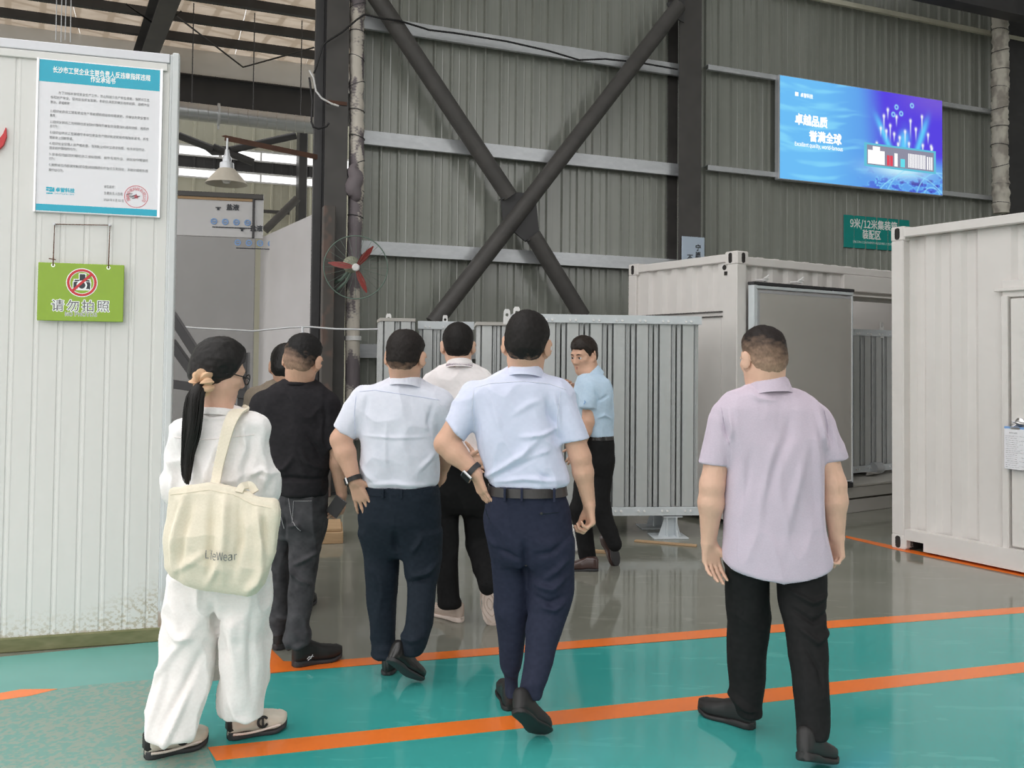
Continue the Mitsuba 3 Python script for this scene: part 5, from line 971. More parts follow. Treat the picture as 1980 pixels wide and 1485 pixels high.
pf = [(pxz(D, (1013, 1030), (1014, 1070), (1018, 1110)), -.012, .016), (pxz(D, (955, 1052), (985, 1060), (1008, 1072)), -.006, .010), (pxz(D, (1030, 1062), (1065, 1056), (1100, 1030)), -.006, .012), (pxz(D, (1030, 1118), (1065, 1128), (1098, 1100)), .009, .014), (pxz(D, (1030, 1140), (1060, 1152), (1092, 1140)), -.007, .012), (pxz(D, (1045, 1160), (1070, 1165), (1090, 1150)), .007, .010), (pxz(D, (1050, 1110), (1075, 1090), (1095, 1068)), .007, .012), (pxz(D, (975, 1300), (990, 1312), (1002, 1320)), .006, .012), (pxz(D, (940, 1010), (950, 1040), (965, 1060)), .006, .012)]
o = person('man in light blue shirt, belt and navy trousers, left hand with smartwatch on his hip', D, 'm_skin', hd, (1016, 716), .060,
    [(706, 994, 1036, .056, .0), (716, 974, 1046, .068), (726, 952, 1062, .085), (738, 930, 1082, .098), (752, 914, 1096, .110), (770, 909, 1093, .117), (800, 913, 1082, .124), (838, 918, 1080), (866, 924, 1085), (894, 931, 1093), (916, 937, 1099), (930, 943, 1100), (938, 949, 1091)],
    [(936, 946, 1092), (952, 946, 1094), (974, 941, 1101), (1000, 937, 1106), (1041, 944, 1108), (1072, 950, 1106, .115), (1092, 962, 1094, .09)],
    [[(1040, 946, 1022, 0, .02), (1075, 948, 1016, 0, .03), (1108, 951, 1021, 0, .04), (1176, 957, 1023, 0, .05), (1243, 964, 1016, 0, .06), (1287, 967, 1010, 0, .07), (1310, 974, 1003, 0, .08), (1344, 976, 1004, .06, .08)],
     [(1040, 1012, 1108, 0, 0), (1075, 1017, 1107, 0, 0), (1108, 1021, 1107, 0, 0), (1139, 1023, 1107, 0, -.01), (1176, 1023, 1099, 0, -.03), (1209, 1019, 1090, 0, -.06), (1243, 1016, 1080, 0, -.09), (1277, 1012, 1072, 0, -.12), (1310, 1007, 1063, 0, -.15), (1336, 1006, 1053, .055, -.17), (1348, 1010, 1049, .05, -.18)]],
    [sleeve(D, (920, 768), (878, 834), .074, .060, 0, -.03, n=A3(-.72, -.1, -.68)), sleeve(D, (1076, 766), (1111, 852), .078, .064, 0, -.02, n=A3(.14, 0, -.99))],
    [arm([sh_l, el], [.051, .050]) + forearm(el, wl, .046, .030), arm([sh_r, er], [.051, .047]) + forearm(er, wr, .042, .028)], [HL, HR], ('man', mixhair((.011, .0095, .009), (.30, .175, .12), -.085, -.050, 2), .012, .0035), 'm_shirtblue', 'm_navy', shirt_fold=fold, pants_fold=pf, seed=2, ryt=.128)
K = o['K']; add(K + '__shirt__collar', collar(at(1017, 699, D - .01), .060, .066, hd.m * .3 + rot_to(-4) * .7, hs=.06, fall=.056, flare=.030, drop=.06), 'm_shirtblue', 40); L2 = o['L2']
z0, z1 = at(1018, 955, D)[2], at(1018, 937.5, D)[2]; add(K + '__belt', ring(L2, z0, z1, .002, .005), 'm_belt', 40)
for x in (976, 1009, 1072): p = at(x, 945, D - .135); add(K + '__trousers__belt_loop', MB().box(p[0] - .005, p[0] + .005, p[1] - .012, p[1] + .02, z0 - .012, z1 + .004, WORLD, .002), 'm_navy')
SM, PM = o['shirt_mesh'], o['pants_mesh']
mb = MB(); mb.trim(seam(SM, pxz(D, (922, 748), (950, 740), (1012, 736), (1060, 741), (1092, 752)), .0016).mesh()); mb.trim(seam(SM, pxz(D, (918, 752), (914, 790), (920, 830)), .0014).mesh()); mb.trim(seam(SM, pxz(D, (1082, 756), (1076, 800), (1076, 838)), .0014).mesh()); add(K + '__shirt__seam', mb, 'm_shirtpale', kind='stuff')
mb = MB(); mb.trim(seam(PM, pxz(D, (1040, 985), (1060, 984), (1078, 983)), .002).mesh()); mb.trim(seam(PM, pxz(D, (938, 978), (942, 990), (947, 998)), .002).mesh()); add(K + '__trousers__pocket_welt', mb, 'm_navydk')
add(K + '__trousers__button', MB().lathe([(0, .003), (.006, .002), (.006, -.003)], look_frame(at(1047, 993, D - .135), (0, -1, 0)), 10), 'm_black')
watch(K, J(D, 915, 909, -.06), unit(wl - el), .034, 'm_rubber', A3(-.8, -.4, -.4), (.058, .050, .012), 'smartwatch')
t0 = at_z(1056, 1424, .0); hl = t0 + A3(-.125, -.165, .160); a0 = at_z(985, 1376, .0); sp = list(shoes(K, [(a0, a0 + A3(-.02, .27, 0), (0, 0, 1)), (hl, t0, A3(.25, .9, .35))], 'm_leathermat', 'm_leathermat', H=.09))

# --- man in pale shirt, left hand spread on his hip
D = 4.36; hd = Head(at(789, 639, D - .02), yaw=-12, pitch=8, roll=2, sc=1.05, hair=.010, wide=1.0)
sl_, el, wl = J(D, 700, 778), J(D, 659, 850, -.05), J(D, 686, 931, -.10); sr_, er, wr = J(D, 852, 782), J(D, 868, 858, .06), J(D, 858, 905, .22)
HL = hand(wl, A3(.36, .02, -.93), A3(.25, .95, .05), A3(.93, -.1, .33), [(6, 10, 8), (5, 9, 7), (4, 8, 8), (4, 8, 8)], .17, 1.03, (.5, .55, .7)); HR = hand(wr, A3(-.1, .5, -.85), A3(-.9, .3, 0), A3(.2, .8, .4))
fold = [(pxz(D, (715, 760), (712, 800), (716, 835)), -.004, .012), (pxz(D, (700, 838), (770, 842), (835, 841)), .0035, .006), (pxz(D, (755, 810), (752, 860), (756, 905)), .003, .010), (pxz(D, (840, 780), (832, 815), (838, 838)), -.006, .011), (pxz(D, (722, 930), (770, 928), (835, 934)), .006, .010), (pxz(D, (700, 890), (720, 915), (735, 925)), .005, .010), (pxz(D, (812, 905), (832, 885), (842, 868)), .006, .012)]
pf = [(pxz(D, (770, 1015), (771, 1045), (773, 1062)), -.012, .018), (pxz(D, (800, 1062), (812, 1045), (820, 1030)), .008, .012), (pxz(D, (800, 1105), (830, 1098), (850, 1080)), .009, .012), (pxz(D, (790, 1118), (815, 1112), (840, 1108)), -.007, .010), (pxz(D, (706, 1070), (725, 1105), (735, 1140)), .005, .014), (pxz(D, (720, 1262), (745, 1266), (768, 1262)), .008, .010), (pxz(D, (780, 1210), (805, 1215), (825, 1208)), .008, .012)]
o = person('man in pale blue shirt and dark teal trousers, fingers spread on his hip', D, 'm_skin', hd, (783, 735), .060,
    [(728, 756, 808, .056), (736, 745, 818, .07), (746, 718, 838, .088), (756, 700, 852, .100), (770, 692, 860, .110), (790, 690, 858, .119), (815, 692, 850, .127), (838, 694, 846, .132), (862, 697, 846), (887, 698, 847), (911, 699, 848), (930, 702, 848), (939, 706, 842)],
    [(938, 702, 846), (958, 698, 849), (999, 694, 851), (1027, 697, 852, .122), (1054, 706, 848, .10), (1075, 720, 836, .07)],
    [[(1025, 696, 778, 0, .02), (1054, 699, 772, 0, .02), (1082, 705, 770, 0, .02), (1123, 708, 769, 0, .01), (1165, 711, 766, 0, .01), (1206, 716, 766, 0, 0), (1240, 719, 766, 0, 0), (1250, 719, 769, .066, -.01), (1266, 717, 770, .066, -.01)],
     [(1025, 768, 853, 0, 0), (1054, 772, 853, 0, 0), (1082, 779, 853, 0, -.01), (1109, 782, 851, 0, -.02), (1134, 788, 845, 0, -.05), (1165, 787, 842, 0, -.08), (1206, 785, 837, 0, -.11), (1220, 780, 833, 0, -.12), (1247, 774, 824, 0, -.13), (1263, 772, 815, .058, -.13)]],
    [sleeve(D, (704, 774), (664, 838), .072, .062, 0, -.04, n=A3(-.55, -.1, -.83)), sleeve(D, (850, 780), (866, 850), .074, .060, 0, .05)],
    [arm([sl_, el], [.051, .052]) + forearm(el, wl, .048, .031), arm([sr_, er], [.051, .048]) + forearm(er, wr, .045, .030)], [HL, HR], ('low', mixhair((.014, .011, .010), (.30, .18, .125), -.088, -.030, 4), .006, .004), 'm_shirtpale', 'm_navydk', shirt_fold=fold, pants_fold=pf, seed=5, ryt=.135, ryh=.14)
K = o['K']; add(K + '__shirt__collar', collar(at(786, 722, D - .01), .062, .068, hd.m * .3 + rot_to(-6) * .7, hs=.06, fall=.055, flare=.030, drop=.06), 'm_shirtpale', 40); SM = o['shirt_mesh']
mb = MB(); mb.trim(seam(SM, pxz(D, (700, 756), (730, 753), (780, 760), (830, 768), (852, 772)), .0016).mesh()); mb.trim(seam(SM, pxz(D, (693, 765), (691, 800), (692, 838)), .0014).mesh()); add(K + '__shirt__seam', mb, 'm_shirtblue', kind='stuff')
z0, z1 = at(775, 952, D)[2], at(775, 938, D)[2]; add(K + '__trousers__waistband', ring(o['L2'], z0, z1, .001, .003), 'm_navydk', 40); 
for x in (741, 777): p = at(x, 944, D - .14); add(K + '__trousers__belt_loop', MB().box(p[0] - .005, p[0] + .005, p[1] - .012, p[1] + .02, z0 - .008, z1, WORLD, .002), 'm_navydk')
watch(K, J(D, 685, 926, -.10), unit(wl - el), .034, 'm_leathermat', A3(-.75, -.35, -.2), (.036, .036, .010))
a0 = at_z(747, 1307); t0 = at_z(812, 1320); list(shoes(K, [(a0, a0 + A3(.03, .28, 0), (0, 0, 1)), (t0 + A3(-.135, -.14, .15), t0, A3(.3, .6, .75))], 'm_leather', 'm_rubber', H=.09))

# --- man in lilac polo shirt, nearest on the right
D = 3.62; hd = Head(at(1472, 632, D), yaw=18, pitch=2, roll=-2, sc=1.04, hair=.006, wide=.98)
sl_, el, wl = J(D, 1398, 822), J(D, 1377, 938, -.01), J(D, 1370, 1046, .02); sr_, er, wr = J(D, 1580, 822), J(D, 1612, 936, -.01), J(D, 1618, 1036, .01)
HL = hand(wl, A3(.17, .05, -1), A3(.25, -.9, 0), A3(.95, .25, .1), [(16, 20, 14), (18, 22, 16), (22, 24, 18), (26, 26, 20)], .05, 1.0, (.85, .42, .3)); HR = hand(wr, A3(.02, .08, -1), A3(-.85, -.4, 0), A3(-.4, .9, 0), [(30, 45, 30), (36, 48, 30), (40, 50, 32), (42, 50, 32)], .03, 1.0, (.9, .3, .4))
fold = [(pxz(D, (1385, 800), (1393, 830), (1402, 852)), -.008, .010), (pxz(D, (1400, 790), (1405, 830), (1402, 855)), .006, .010), (pxz(D, (1566, 790), (1575, 840), (1588, 868)), .008, .012), (pxz(D, (1578, 790), (1592, 830), (1598, 860)), -.006, .011), (pxz(D, (1512, 800), (1505, 840), (1478, 900), (1460, 960)), -.006, .020), (pxz(D, (1480, 850), (1470, 900), (1455, 960), (1450, 1010)), .005, .016), (pxz(D, (1540, 860), (1520, 940), (1505, 1010)), .005, .018), (pxz(D, (1440, 860), (1430, 920), (1418, 980)), -.004, .016), (pxz(D, (1555, 800), (1562, 870), (1570, 960), (1575, 1060)), .006, .016), (pxz(D, (1440, 758), (1455, 770), (1490, 772)), .004, .010)]
pf = [(pxz(D, (1510, 1128), (1550, 1150), (1588, 1140)), .007, .010), (pxz(D, (1512, 1160), (1550, 1182), (1590, 1168)), -.007, .010), (pxz(D, (1520, 1190), (1550, 1215), (1590, 1200)), .008, .011), (pxz(D, (1525, 1215), (1548, 1260), (1552, 1290)), -.006, .010), (pxz(D, (1420, 1352), (1445, 1375), (1468, 1385)), .010, .012)]
zc, zs = at(1500, 1112, D)[2], at(1402, 1086, D)[2]
o = person('man with cropped hair in lilac polo shirt and black trousers, arms hanging', D, 'm_skinpale', hd, (1480, 752), .066,
    [(738, 1452, 1514, .062), (750, 1434, 1532, .078), (762, 1410, 1556, .094), (776, 1392, 1580, .105), (792, 1380, 1594, .115), (812, 1380, 1594, .120), (845, 1390, 1588, .128), (862, 1396, 1588, .132), (900, 1403, 1587), (931, 1402, 1586), (960, 1401, 1586), (989, 1400, 1589), (1018, 1400, 1593), (1047, 1399, 1600, .140), (1076, 1398, 1606, .142), (1090, 1398, 1608, .143)],
    [(1000, 1412, 1580), (1050, 1404, 1592), (1092, 1402, 1596, .115), (1108, 1412, 1588, .09)],
    [[(1060, 1402, 1494, .095, .03), (1092, 1402, 1489, .095, .04), (1150, 1405, 1486, .095, .06), (1218, 1408, 1485, 0, .08), (1269, 1408, 1480, 0, .09), (1320, 1412, 1479, 0, .10), (1354, 1417, 1474, 0, .10), (1364, 1422, 1472, 0, .10), (1382, 1426, 1471, .06, .10)],
     [(1060, 1494, 1594, .09, .01), (1092, 1499, 1595, .09, .005), (1116, 1502, 1596, .092, -.01), (1167, 1505, 1594, .094, -.04), (1218, 1518, 1594, 0, -.09), (1269, 1528, 1599, 0, -.13), (1320, 1533, 1601, 0, -.17), (1371, 1538, 1601, 0, -.20), (1412, 1542, 1600, 0, -.23), (1426, 1545, 1598, .06, -.24)]],
    [sleeve(D, (1402, 822), (1379, 898), .076, .059, 0, -.005, n=A3(-.05, 0, -1)), sleeve(D, (1574, 820), (1610, 889), .078, .060, 0, 0, n=A3(.12, 0, -1))],
    [arm([sl_, el], [.051, .049]) + forearm(el, wl, .049, .031), arm([sr_, er], [.051, .049]) + forearm(er, wr, .048, .031)], [HL, HR], ('low', mixhair((.016, .012, .011), (.36, .235, .165), -.070, .070, 7), .003, .004), 'm_lilac', 'm_blackslack', shirt_fold=fold, pants_fold=pf, seed=8, k_leg=.012, amp=(.004, .004), ryt=.135, ryh=.125,
    shirt_hem=lambda p: zc + (zs - zc) * np.clip(np.abs(p[:, 0] - at(1500, 1100, D)[0]) / .21, 0, 1) ** 2.5, shirt_scale=(9, 9, 2.5))
K = o['K']; add(K + '__shirt__collar', collar(at(1484, 729, D - .005), .073, .078, hd.m * .35 + rot_to(8) * .65, hs=.06, fall=.056, flare=.026, drop=.06), 'm_lilac', 40)
SM = o['shirt_mesh']; mb = MB(); mb.trim(seam(SM, pxz(D, (1388, 786), (1392, 820), (1401, 858)), .0014).mesh()); mb.trim(seam(SM, pxz(D, (1580, 784), (1590, 820), (1590, 860)), .0014).mesh()); add(K + '__shirt__seam', mb, 'm_lilac', kind='stuff')
a0 = at_z(1458, 1411); t0 = at_z(1606, 1478); list(shoes(K, [(a0, a0 + A3(-.19, .19, 0), (0, 0, 1)), (t0 + A3(-.165, -.165, .085), t0, A3(.1, .35, .9))], 'm_leathermat', 'm_leathermat', 'sport', .105, .09))

# --- man in black T-shirt and grey jeans holding a black notebook
D = 4.58; hd = Head(at(595, 648, D + .01), yaw=-8, pitch=12, roll=6, sc=1.06, hair=.009)
sl_, el, wl = J(D, 508, 782), J(D, 502, 850, .05), J(D, 520, 900, .25); sr_, er, wr = J(D, 634, 785), J(D, 650, 866, 0), J(D, 661, 957, .03)
HL = hand(wl, A3(.5, .7, .1), A3(.2, -.3, .9), A3(-.3, .4, .8)); HR = hand(wr, A3(.0, .15, -1), A3(-.95, .1, 0), A3(-.1, -.9, .1), [(52, 48, 30), (55, 50, 30), (58, 50, 30), (60, 52, 30)], .03, 1.0, (.85, .3, .5))
fold = [(pxz(D, (600, 830), (620, 860), (632, 890)), -.006, .012), (pxz(D, (590, 860), (605, 890), (630, 905)), .006, .012), (pxz(D, (530, 925), (570, 918), (625, 922)), -.008, .012), (pxz(D, (535, 905), (560, 902), (580, 880)), .005, .012), (pxz(D, (632, 770), (635, 800), (633, 830)), -.006, .012)]
pf = [(pxz(D, (557, 985), (558, 1010), (559, 1040)), -.010, .012), (pxz(D, (565, 1012), (585, 1006), (592, 1020)), .007, .008), (pxz(D, (575, 1085), (600, 1072), (618, 1060)), .009, .011), (pxz(D, (570, 1090), (590, 1112), (608, 1120)), .007, .010), (pxz(D, (568, 1070), (578, 1100), (576, 1130)), .007, .010), (pxz(D, (560, 1200), (575, 1225), (570, 1240)), .009, .011), (pxz(D, (526, 1195), (540, 1205), (552, 1200)), .009, .010), (pxz(D, (562, 1235), (585, 1230), (604, 1225)), .010, .010)]
o = person('man in black T-shirt and dark grey jeans looking down, behind the woman in white', D, 'm_skin', hd, (578, 745), .060,
    [(734, 552, 604, .058), (742, 536, 616, .075), (752, 516, 632, .092), (764, 504, 642, .105), (782, 503, 640, .113), (810, 508, 636, .120), (834, 514, 637, .124), (858, 519, 639), (882, 522, 638), (907, 525, 634), (922, 529, 630), (940, 532, 632), (954, 534, 631)],
    [(945, 540, 628), (960, 537, 630), (990, 534, 630), (1015, 533, 627, .115), (1040, 540, 618, .085)],
    [[(1000, 532, 564, .07, .06), (1049, 529, 560, 0, .08), (1085, 524, 559, 0, .10), (1110, 522, 559, 0, .11), (1134, 519, 559, 0, .12), (1183, 520, 556, 0, .12), (1207, 522, 555, 0, .12), (1226, 523, 554, .06, .12)],
     [(1000, 556, 629, 0, 0), (1037, 560, 625, 0, -.01), (1061, 561, 620, 0, -.02), (1098, 561, 615, 0, -.03), (1134, 559, 610, 0, -.06), (1158, 558, 607, 0, -.08), (1183, 557, 603, 0, -.10), (1207, 555, 599, 0, -.12), (1224, 554, 604, .066, -.13), (1245, 556, 600, .064, -.14)]],
    [sleeve(D, (512, 780), (503, 845), .072, .064, 0, .03), sleeve(D, (630, 784), (648, 866), .074, .062, 0, 0)],
    [arm([sl_, el], [.050, .045]) + forearm(el, wl, .045, .030), arm([sr_, er], [.050, .043]) + forearm(er, wr, .043, .028)], [HL, HR], ('man', mixhair((.012, .011, .011), (.30, .19, .135), -.048, .038, 3), .008, .004), 'm_tee', 'm_jeans', shirt_fold=fold, pants_fold=pf, seed=11, amp=(.006, .006))
K = o['K']; PM = o['pants_mesh']; m_ = rot_to(-4); c = at(577, 741, D - .005); mb = MB().tube([c + A3(.075 * math.cos(v), .08 * math.sin(v), -.02 * (1 + math.sin(v)) / 2) @ m_ for v in np.linspace(0, 2 * math.pi, 33)], .010, 8, False); add(K + '__shirt__neckband', mb, 'm_tee', 60)
mb = MB(); mb.trim(seam(PM, pxz(D, (568, 955), (573, 985), (576, 1000), (592, 1018)), .002).mesh()); mb.trim(seam(PM, pxz(D, (548, 955), (551, 985), (558, 1016)), .002).mesh()); mb.trim(seam(PM, pxz(D, (576, 1003), (578, 962), (612, 962)), .0016).mesh()); add(K + '__trousers__seam', mb, 'm_thread', kind='stuff')
a0 = at_z(566, 1290); b0 = at_z(538, 1258)
for (fr, k), x in zip(shoes(K, [(a0, a0 + A3(.215, .15, 0), (0, 0, 1)), (b0, b0 + A3(-.03, .27, 0), (0, 0, 1))], 'm_leathermat', 'm_rubber', 'sport', .11, .10), (0, 1)):
    mb = MB()
    for a, b in (((.0, .012), (.012, .024)), ((.012, .024), (.018, .010)), ((.018, .022), (.034, .020)), ((.018, .010), (.03, .030)), ((.004, .004), (.014, .012))): mb.tube([fr.p(a[0] + .055, -.0505, a[1] + .032), fr.p(b[0] + .055, -.0505, b[1] + .032)], .002, 5)
    add(k + '__mark', mb, 'm_paper')
N = thing('notebook', 'black notebook in the right hand of the man in black', 'notebook'); f = look_frame(at(651, 980, D - .022), (-.15, -.97, .12), A3(.55, 0, .83)); add(N + '__cover', MB().box(-.032, .032, -.048, .048, -.007, -.005, f).box(-.034, .034, -.048, .048, .005, .007, f).box(-.035, -.033, -.048, .048, -.007, .007, f), 'm_black'); add(N + '__pages', MB().box(-.030, .030, -.046, .0465, -.005, .005, f), 'm_paper')

# --- man in white polo, hands clasped behind his back
D = 5.30; hd = Head(at(886, 625, D + .02), yaw=4, pitch=2, sc=1.08, hair=.011, wide=.98)
sl_, el, wl = J(D, 826, 752), J(D, 833, 866, -.04), J(D, 898, 891, -.17); sr_, er, wr = J(D, 950, 752), J(D, 952, 862, -.04), J(D, 925, 893, -.17)
HL = hand(wl, A3(.92, -.05, -.2), A3(-.1, -1, 0), A3(.2, 0, 1), (20, 26, 18), .03); HR = hand(wr, A3(-.85, -.12, .15), A3(.1, -.9, .4), A3(.1, 0, 1), [(40, 45, 30)] * 4, .03)
o = person('man in white polo shirt and black trousers, hands clasped behind his back', D, 'm_skinpale', hd, (888, 712), .062,
    [(702, 862, 916, .062), (710, 850, 930, .08), (720, 832, 946, .095), (732, 820, 956, .108), (748, 816, 960, .115), (775, 818, 958, .121), (805, 822, 955), (840, 826, 952), (868, 828, 951), (878, 830, 949)],
    [(876, 834, 948), (900, 832, 950), (940, 832, 950), (975, 836, 948, .115), (992, 842, 942, .09)],
    [[(960, 833, 888, 0, .02), (1000, 836, 887, 0, .01), (1040, 838, 886, 0, 0), (1109, 843, 886, 0, -.02), (1151, 846, 888, 0, -.04), (1165, 846, 892, .068, -.05), (1174, 847, 889, .066, -.05)],
     [Cone(at(922, 968, D), at(926, 1052, D + .05), .088, .074, .035), Cone(at(926, 1052, D + .05), at(941, 1134, D - .22), .074, .050, .035)]],
    [sleeve(D, (832, 752), (830, 828), .068, .060, 0, -.01), sleeve(D, (944, 752), (950, 828), .068, .060, 0, -.01)],
    [arm([sl_, el], [.048, .045]) + forearm(el, wl, .044, .030), arm([sr_, er], [.048, .045]) + forearm(er, wr, .044, .030)], [HL, HR], ('man', mixhair((.010, .0085, .008), (.30, .185, .13), -.085, -.055, 4), .008, .0025), 'm_polo', 'm_blackcloth', seed=14, h=.0055, amp=(.005, .004), shirt_fold=[(pxz(D, (850, 868), (890, 872), (930, 866)), .008, .012)])
K = o['K']; cl = collar(at(889, 693, D - .01), .066, .072, rot_to(2), hs=.055, fall=.045, flare=.026, drop=.05); add(K + '__shirt__collar', cl, 'm_polo', 40)
mb = MB(); c = at(889, 693, D - .01)
for z in (-.030, -.037): mb.tube([c + A3((.066 - z * .58 + .004) * math.cos(v), (.072 - z * .58 + .004) * math.sin(v), z - .05 * ((1 + math.sin(v)) / 2) ** 1.3) for v in np.radians(np.linspace(-215, 35, 30))], .0025, 5)
add(K + '__shirt__collar__stripe' if False else K + '__shirt__stripe', mb, 'm_stripe')
a0 = at_z(893, 1204); t0 = at_z(957, 1211); up = A3(.0, .95, .25)
for i, (fr, k) in enumerate(shoes(K, [(a0, a0 + A3(-.19, .20, 0), (0, 0, 1)), (t0 + A3(-.065, .02, .255), t0, A3(-.15, .95, .2))], 'm_sneaker', 'm_solepale', 'sport', .108, .085)):
    if i == 1:
        mb = MB()
        for sc in (1, .62, .3): mb.tube([fr.p(.135 + .115 * sc * math.cos(v), .038 * sc * math.sin(v) * (1.1 - .3 * math.cos(2 * v)), -.001) for v in np.linspace(0, 2 * math.pi, 29)], .003, 5, False)
        add(k + '__tread', mb, 'm_sneaker')

# --- far man in sky blue shirt turning his head
D = 6.55; hd = Head(at(1124, 651, D), yaw=136, pitch=12, roll=0, sc=1.07, hair=.012)
sl_, el, wl = J(D, 1139, 770, -.11), J(D, 1137, 816, -.17), J(D, 1122, 866, -.15); sr_, er, wr = J(D, 1128, 745, .2), J(D, 1104, 800, .24), J(D, 1109, 768, .12)
HL = hand(wl, A3(-.55, 0, -.85), A3(.2, .95, 0), A3(-.85, .1, .5), (25, 30, 20)); HR = hand(wr, A3(-.15, -.1, .95), A3(-.6, -.6, 0), A3(-.4, .7, .2), (30, 35, 25))
o = person('far man in sky blue shirt and black trousers turning to look left', D, 'm_skin', hd, (1140, 722), .060,
    [(718, 1126, 1160, .06), (728, 1118, 1170, .11), (738, 1114, 1178, .16), (755, 1111, 1183, .185), (775, 1110, 1184, .19), (800, 1112, 1184, .185), (822, 1118, 1183, .175), (843, 1126, 1183, .165)],
    [(842, 1128, 1184, .165), (862, 1126, 1187, .17), (890, 1124, 1187, .17), (912, 1126, 1182, .15)],
    [[Cone(at(1140, 892, D + .06), at(1122, 985, D + .06), .088, .072, .035), Cone(at(1122, 985, D + .06), at(1139, 1090, D + .06), .070, .058, .035)], [Cone(at(1164, 892, D - .07), at(1158, 982, D - .07), .090, .074, .035), Cone(at(1158, 982, D - .07), at(1188, 1052, D - .12), .074, .052, .035)]],
    [sleeve(D, (1142, 752), (1135, 788), .074, .060, -.13, -.17, n=A3(-.05, 0, -1)), sleeve(D, (1128, 746), (1112, 786), .068, .058, .18, .22)],
    [arm([sl_, el], [.048, .045]) + forearm(el, wl, .044, .029), arm([sr_, er], [.048, .044]) + forearm(er, wr, .042, .029)], [HL, HR], ('far', 'm_hairbrown', .012, .004), 'm_shirtsky', 'm_blackcloth', seed=17, h=.0045, amp=(.006, .004), shirt_fold=[(pxz(D, (1150, 775), (1162, 768), (1172, 762)), -.007, .01), (pxz(D, (1150, 806), (1165, 800), (1178, 808)), .007, .01), (pxz(D, (1145, 750), (1152, 770), (1150, 790)), -.006, .01)])
K = o['K']; add(K + '__shirt__collar', collar(at(1137, 712, D), .070, .074, rot_to(105, 16), hs=.05, fall=.06, flare=.030, drop=.06, span=325), 'm_shirtsky', 40)
P = hd.P; mb, mc = MB(), MB()
for sg in (-1, 1):
    mb.trim(trimesh.creation.icosphere(2, .0118 * hd.s).apply_translation(P(sg * .031, .0780, -.003))); mc.trim(trimesh.creation.icosphere(2, .0078 * hd.s).apply_translation(P(sg * .031, .0838, -.003)))
    add(K + '__eyebrow', MB().tube([P(sg * .014, .094, .019), P(sg * .030, .092, .023), P(sg * .048, .080, .017)], [.0025, .0035, .0015], 6), 'm_hairbrown', 60); add(K + '__eyelid', MB().tube([P(sg * .017, .0905, .003), P(sg * .031, .0935, .0075), P(sg * .046, .083, .002)], [.002, .003, .002], 6), 'm_skindark', 60)
add(K + '__eyes', mb, 'm_eye', True); add(K + '__irises', mc, 'm_iris', True); add(K + '__lips', MB().tube([P(-.023, .080, -.0725), P(0, .0905, -.070), P(.023, .080, -.0725)], [.002, .005, .002], 8).tube([P(-.020, .080, -.076), P(0, .0885, -.079), P(.020, .080, -.076)], [.002, .0055, .002], 8), 'm_lip', 60)
z0, z1 = at(1160, 848, D)[2], at(1160, 841, D)[2]; add(K + '__belt', ring(o['L2'], z0, z1, .002, .004), 'm_leather', 40)
f = Fr(at(1131, 778, D - .245), (1, 0, 0), (0, 1, 0), (0, 0, 1)); add(K + '__shirt__emblem', MB().tube([f.p(-.008, 0, -.012), f.p(.004, 0, .002), f.p(-.004, 0, .012)], .003, 5), 'm_bluep')
a0 = at_z(1157, 1104); t0 = at_z(1186, 1094); list(shoes(K, [(a0, a0 + A3(-.27, .03, 0), (0, 0, 1)), (t0 + A3(-.02, .02, .245), t0 + A3(.04, 0, .0), A3(-.75, .6, .2))], 'm_leatherbrown', 'm_rubber', 'dress', .10, .085))

# --- man in khaki T-shirt, mostly hidden
D = 5.35; hd = Head(at(556, 666, D), yaw=0, pitch=8, sc=1.04, hair=.010)
o = person('man in khaki T-shirt mostly hidden behind the man in black', D, 'm_skin', hd, (556, 745), .060,
    [(732, 532, 580, .06), (742, 514, 598, .085), (752, 496, 616, .10), (766, 488, 624), (800, 492, 620), (850, 500, 612), (890, 504, 608), (915, 506, 606)], [(905, 508, 604), (940, 505, 607), (985, 510, 602, .11), (1005, 520, 592, .08)],
    [[(970, 508, 557), (1060, 516, 556), (1140, 522, 555), (1168, 524, 554)], [(970, 555, 604), (1060, 557, 596), (1140, 558, 592), (1168, 559, 590)]],
    [sleeve(D, (496, 772), (484, 838), .070, .060), sleeve(D, (616, 772), (622, 838), .070, .060)],
    [arm([J(D, 494, 775), J(D, 486, 850)], [.048, .046]) + forearm(J(D, 486, 850), J(D, 505, 905, .15), .045, .03), arm([J(D, 618, 775), J(D, 622, 850, .04)], [.048, .046]) + forearm(J(D, 622, 850, .04), J(D, 600, 890, .22), .045, .03)],
    [hand(J(D, 505, 905, .15), A3(.3, .6, -.5), A3(.8, -.2, .2), A3(-.2, .5, .8)), hand(J(D, 600, 890, .22), A3(-.4, .7, -.2), A3(-.6, -.4, .2), A3(.1, .2, .9))], ('low', 'm_hair', .008, .003), 'm_khaki', 'm_blackcloth', seed=20, h=.0065)
K = o['K']; c = at(556, 737, D); add(K + '__shirt__neckband', MB().tube([c + A3(.074 * math.cos(v), .08 * math.sin(v), -.02 * (1 + math.sin(v)) / 2) for v in np.linspace(0, 2 * math.pi, 33)], .009, 8, False), 'm_khaki', 60)
a0, b0 = at_z(538, 1186), at_z(574, 1186); list(shoes(K, [(a0, a0 + A3(-.02, .27, 0), (0, 0, 1)), (b0, b0 + A3(.03, .27, 0), (0, 0, 1))], 'm_leathermat', 'm_rubber', 'sport'))

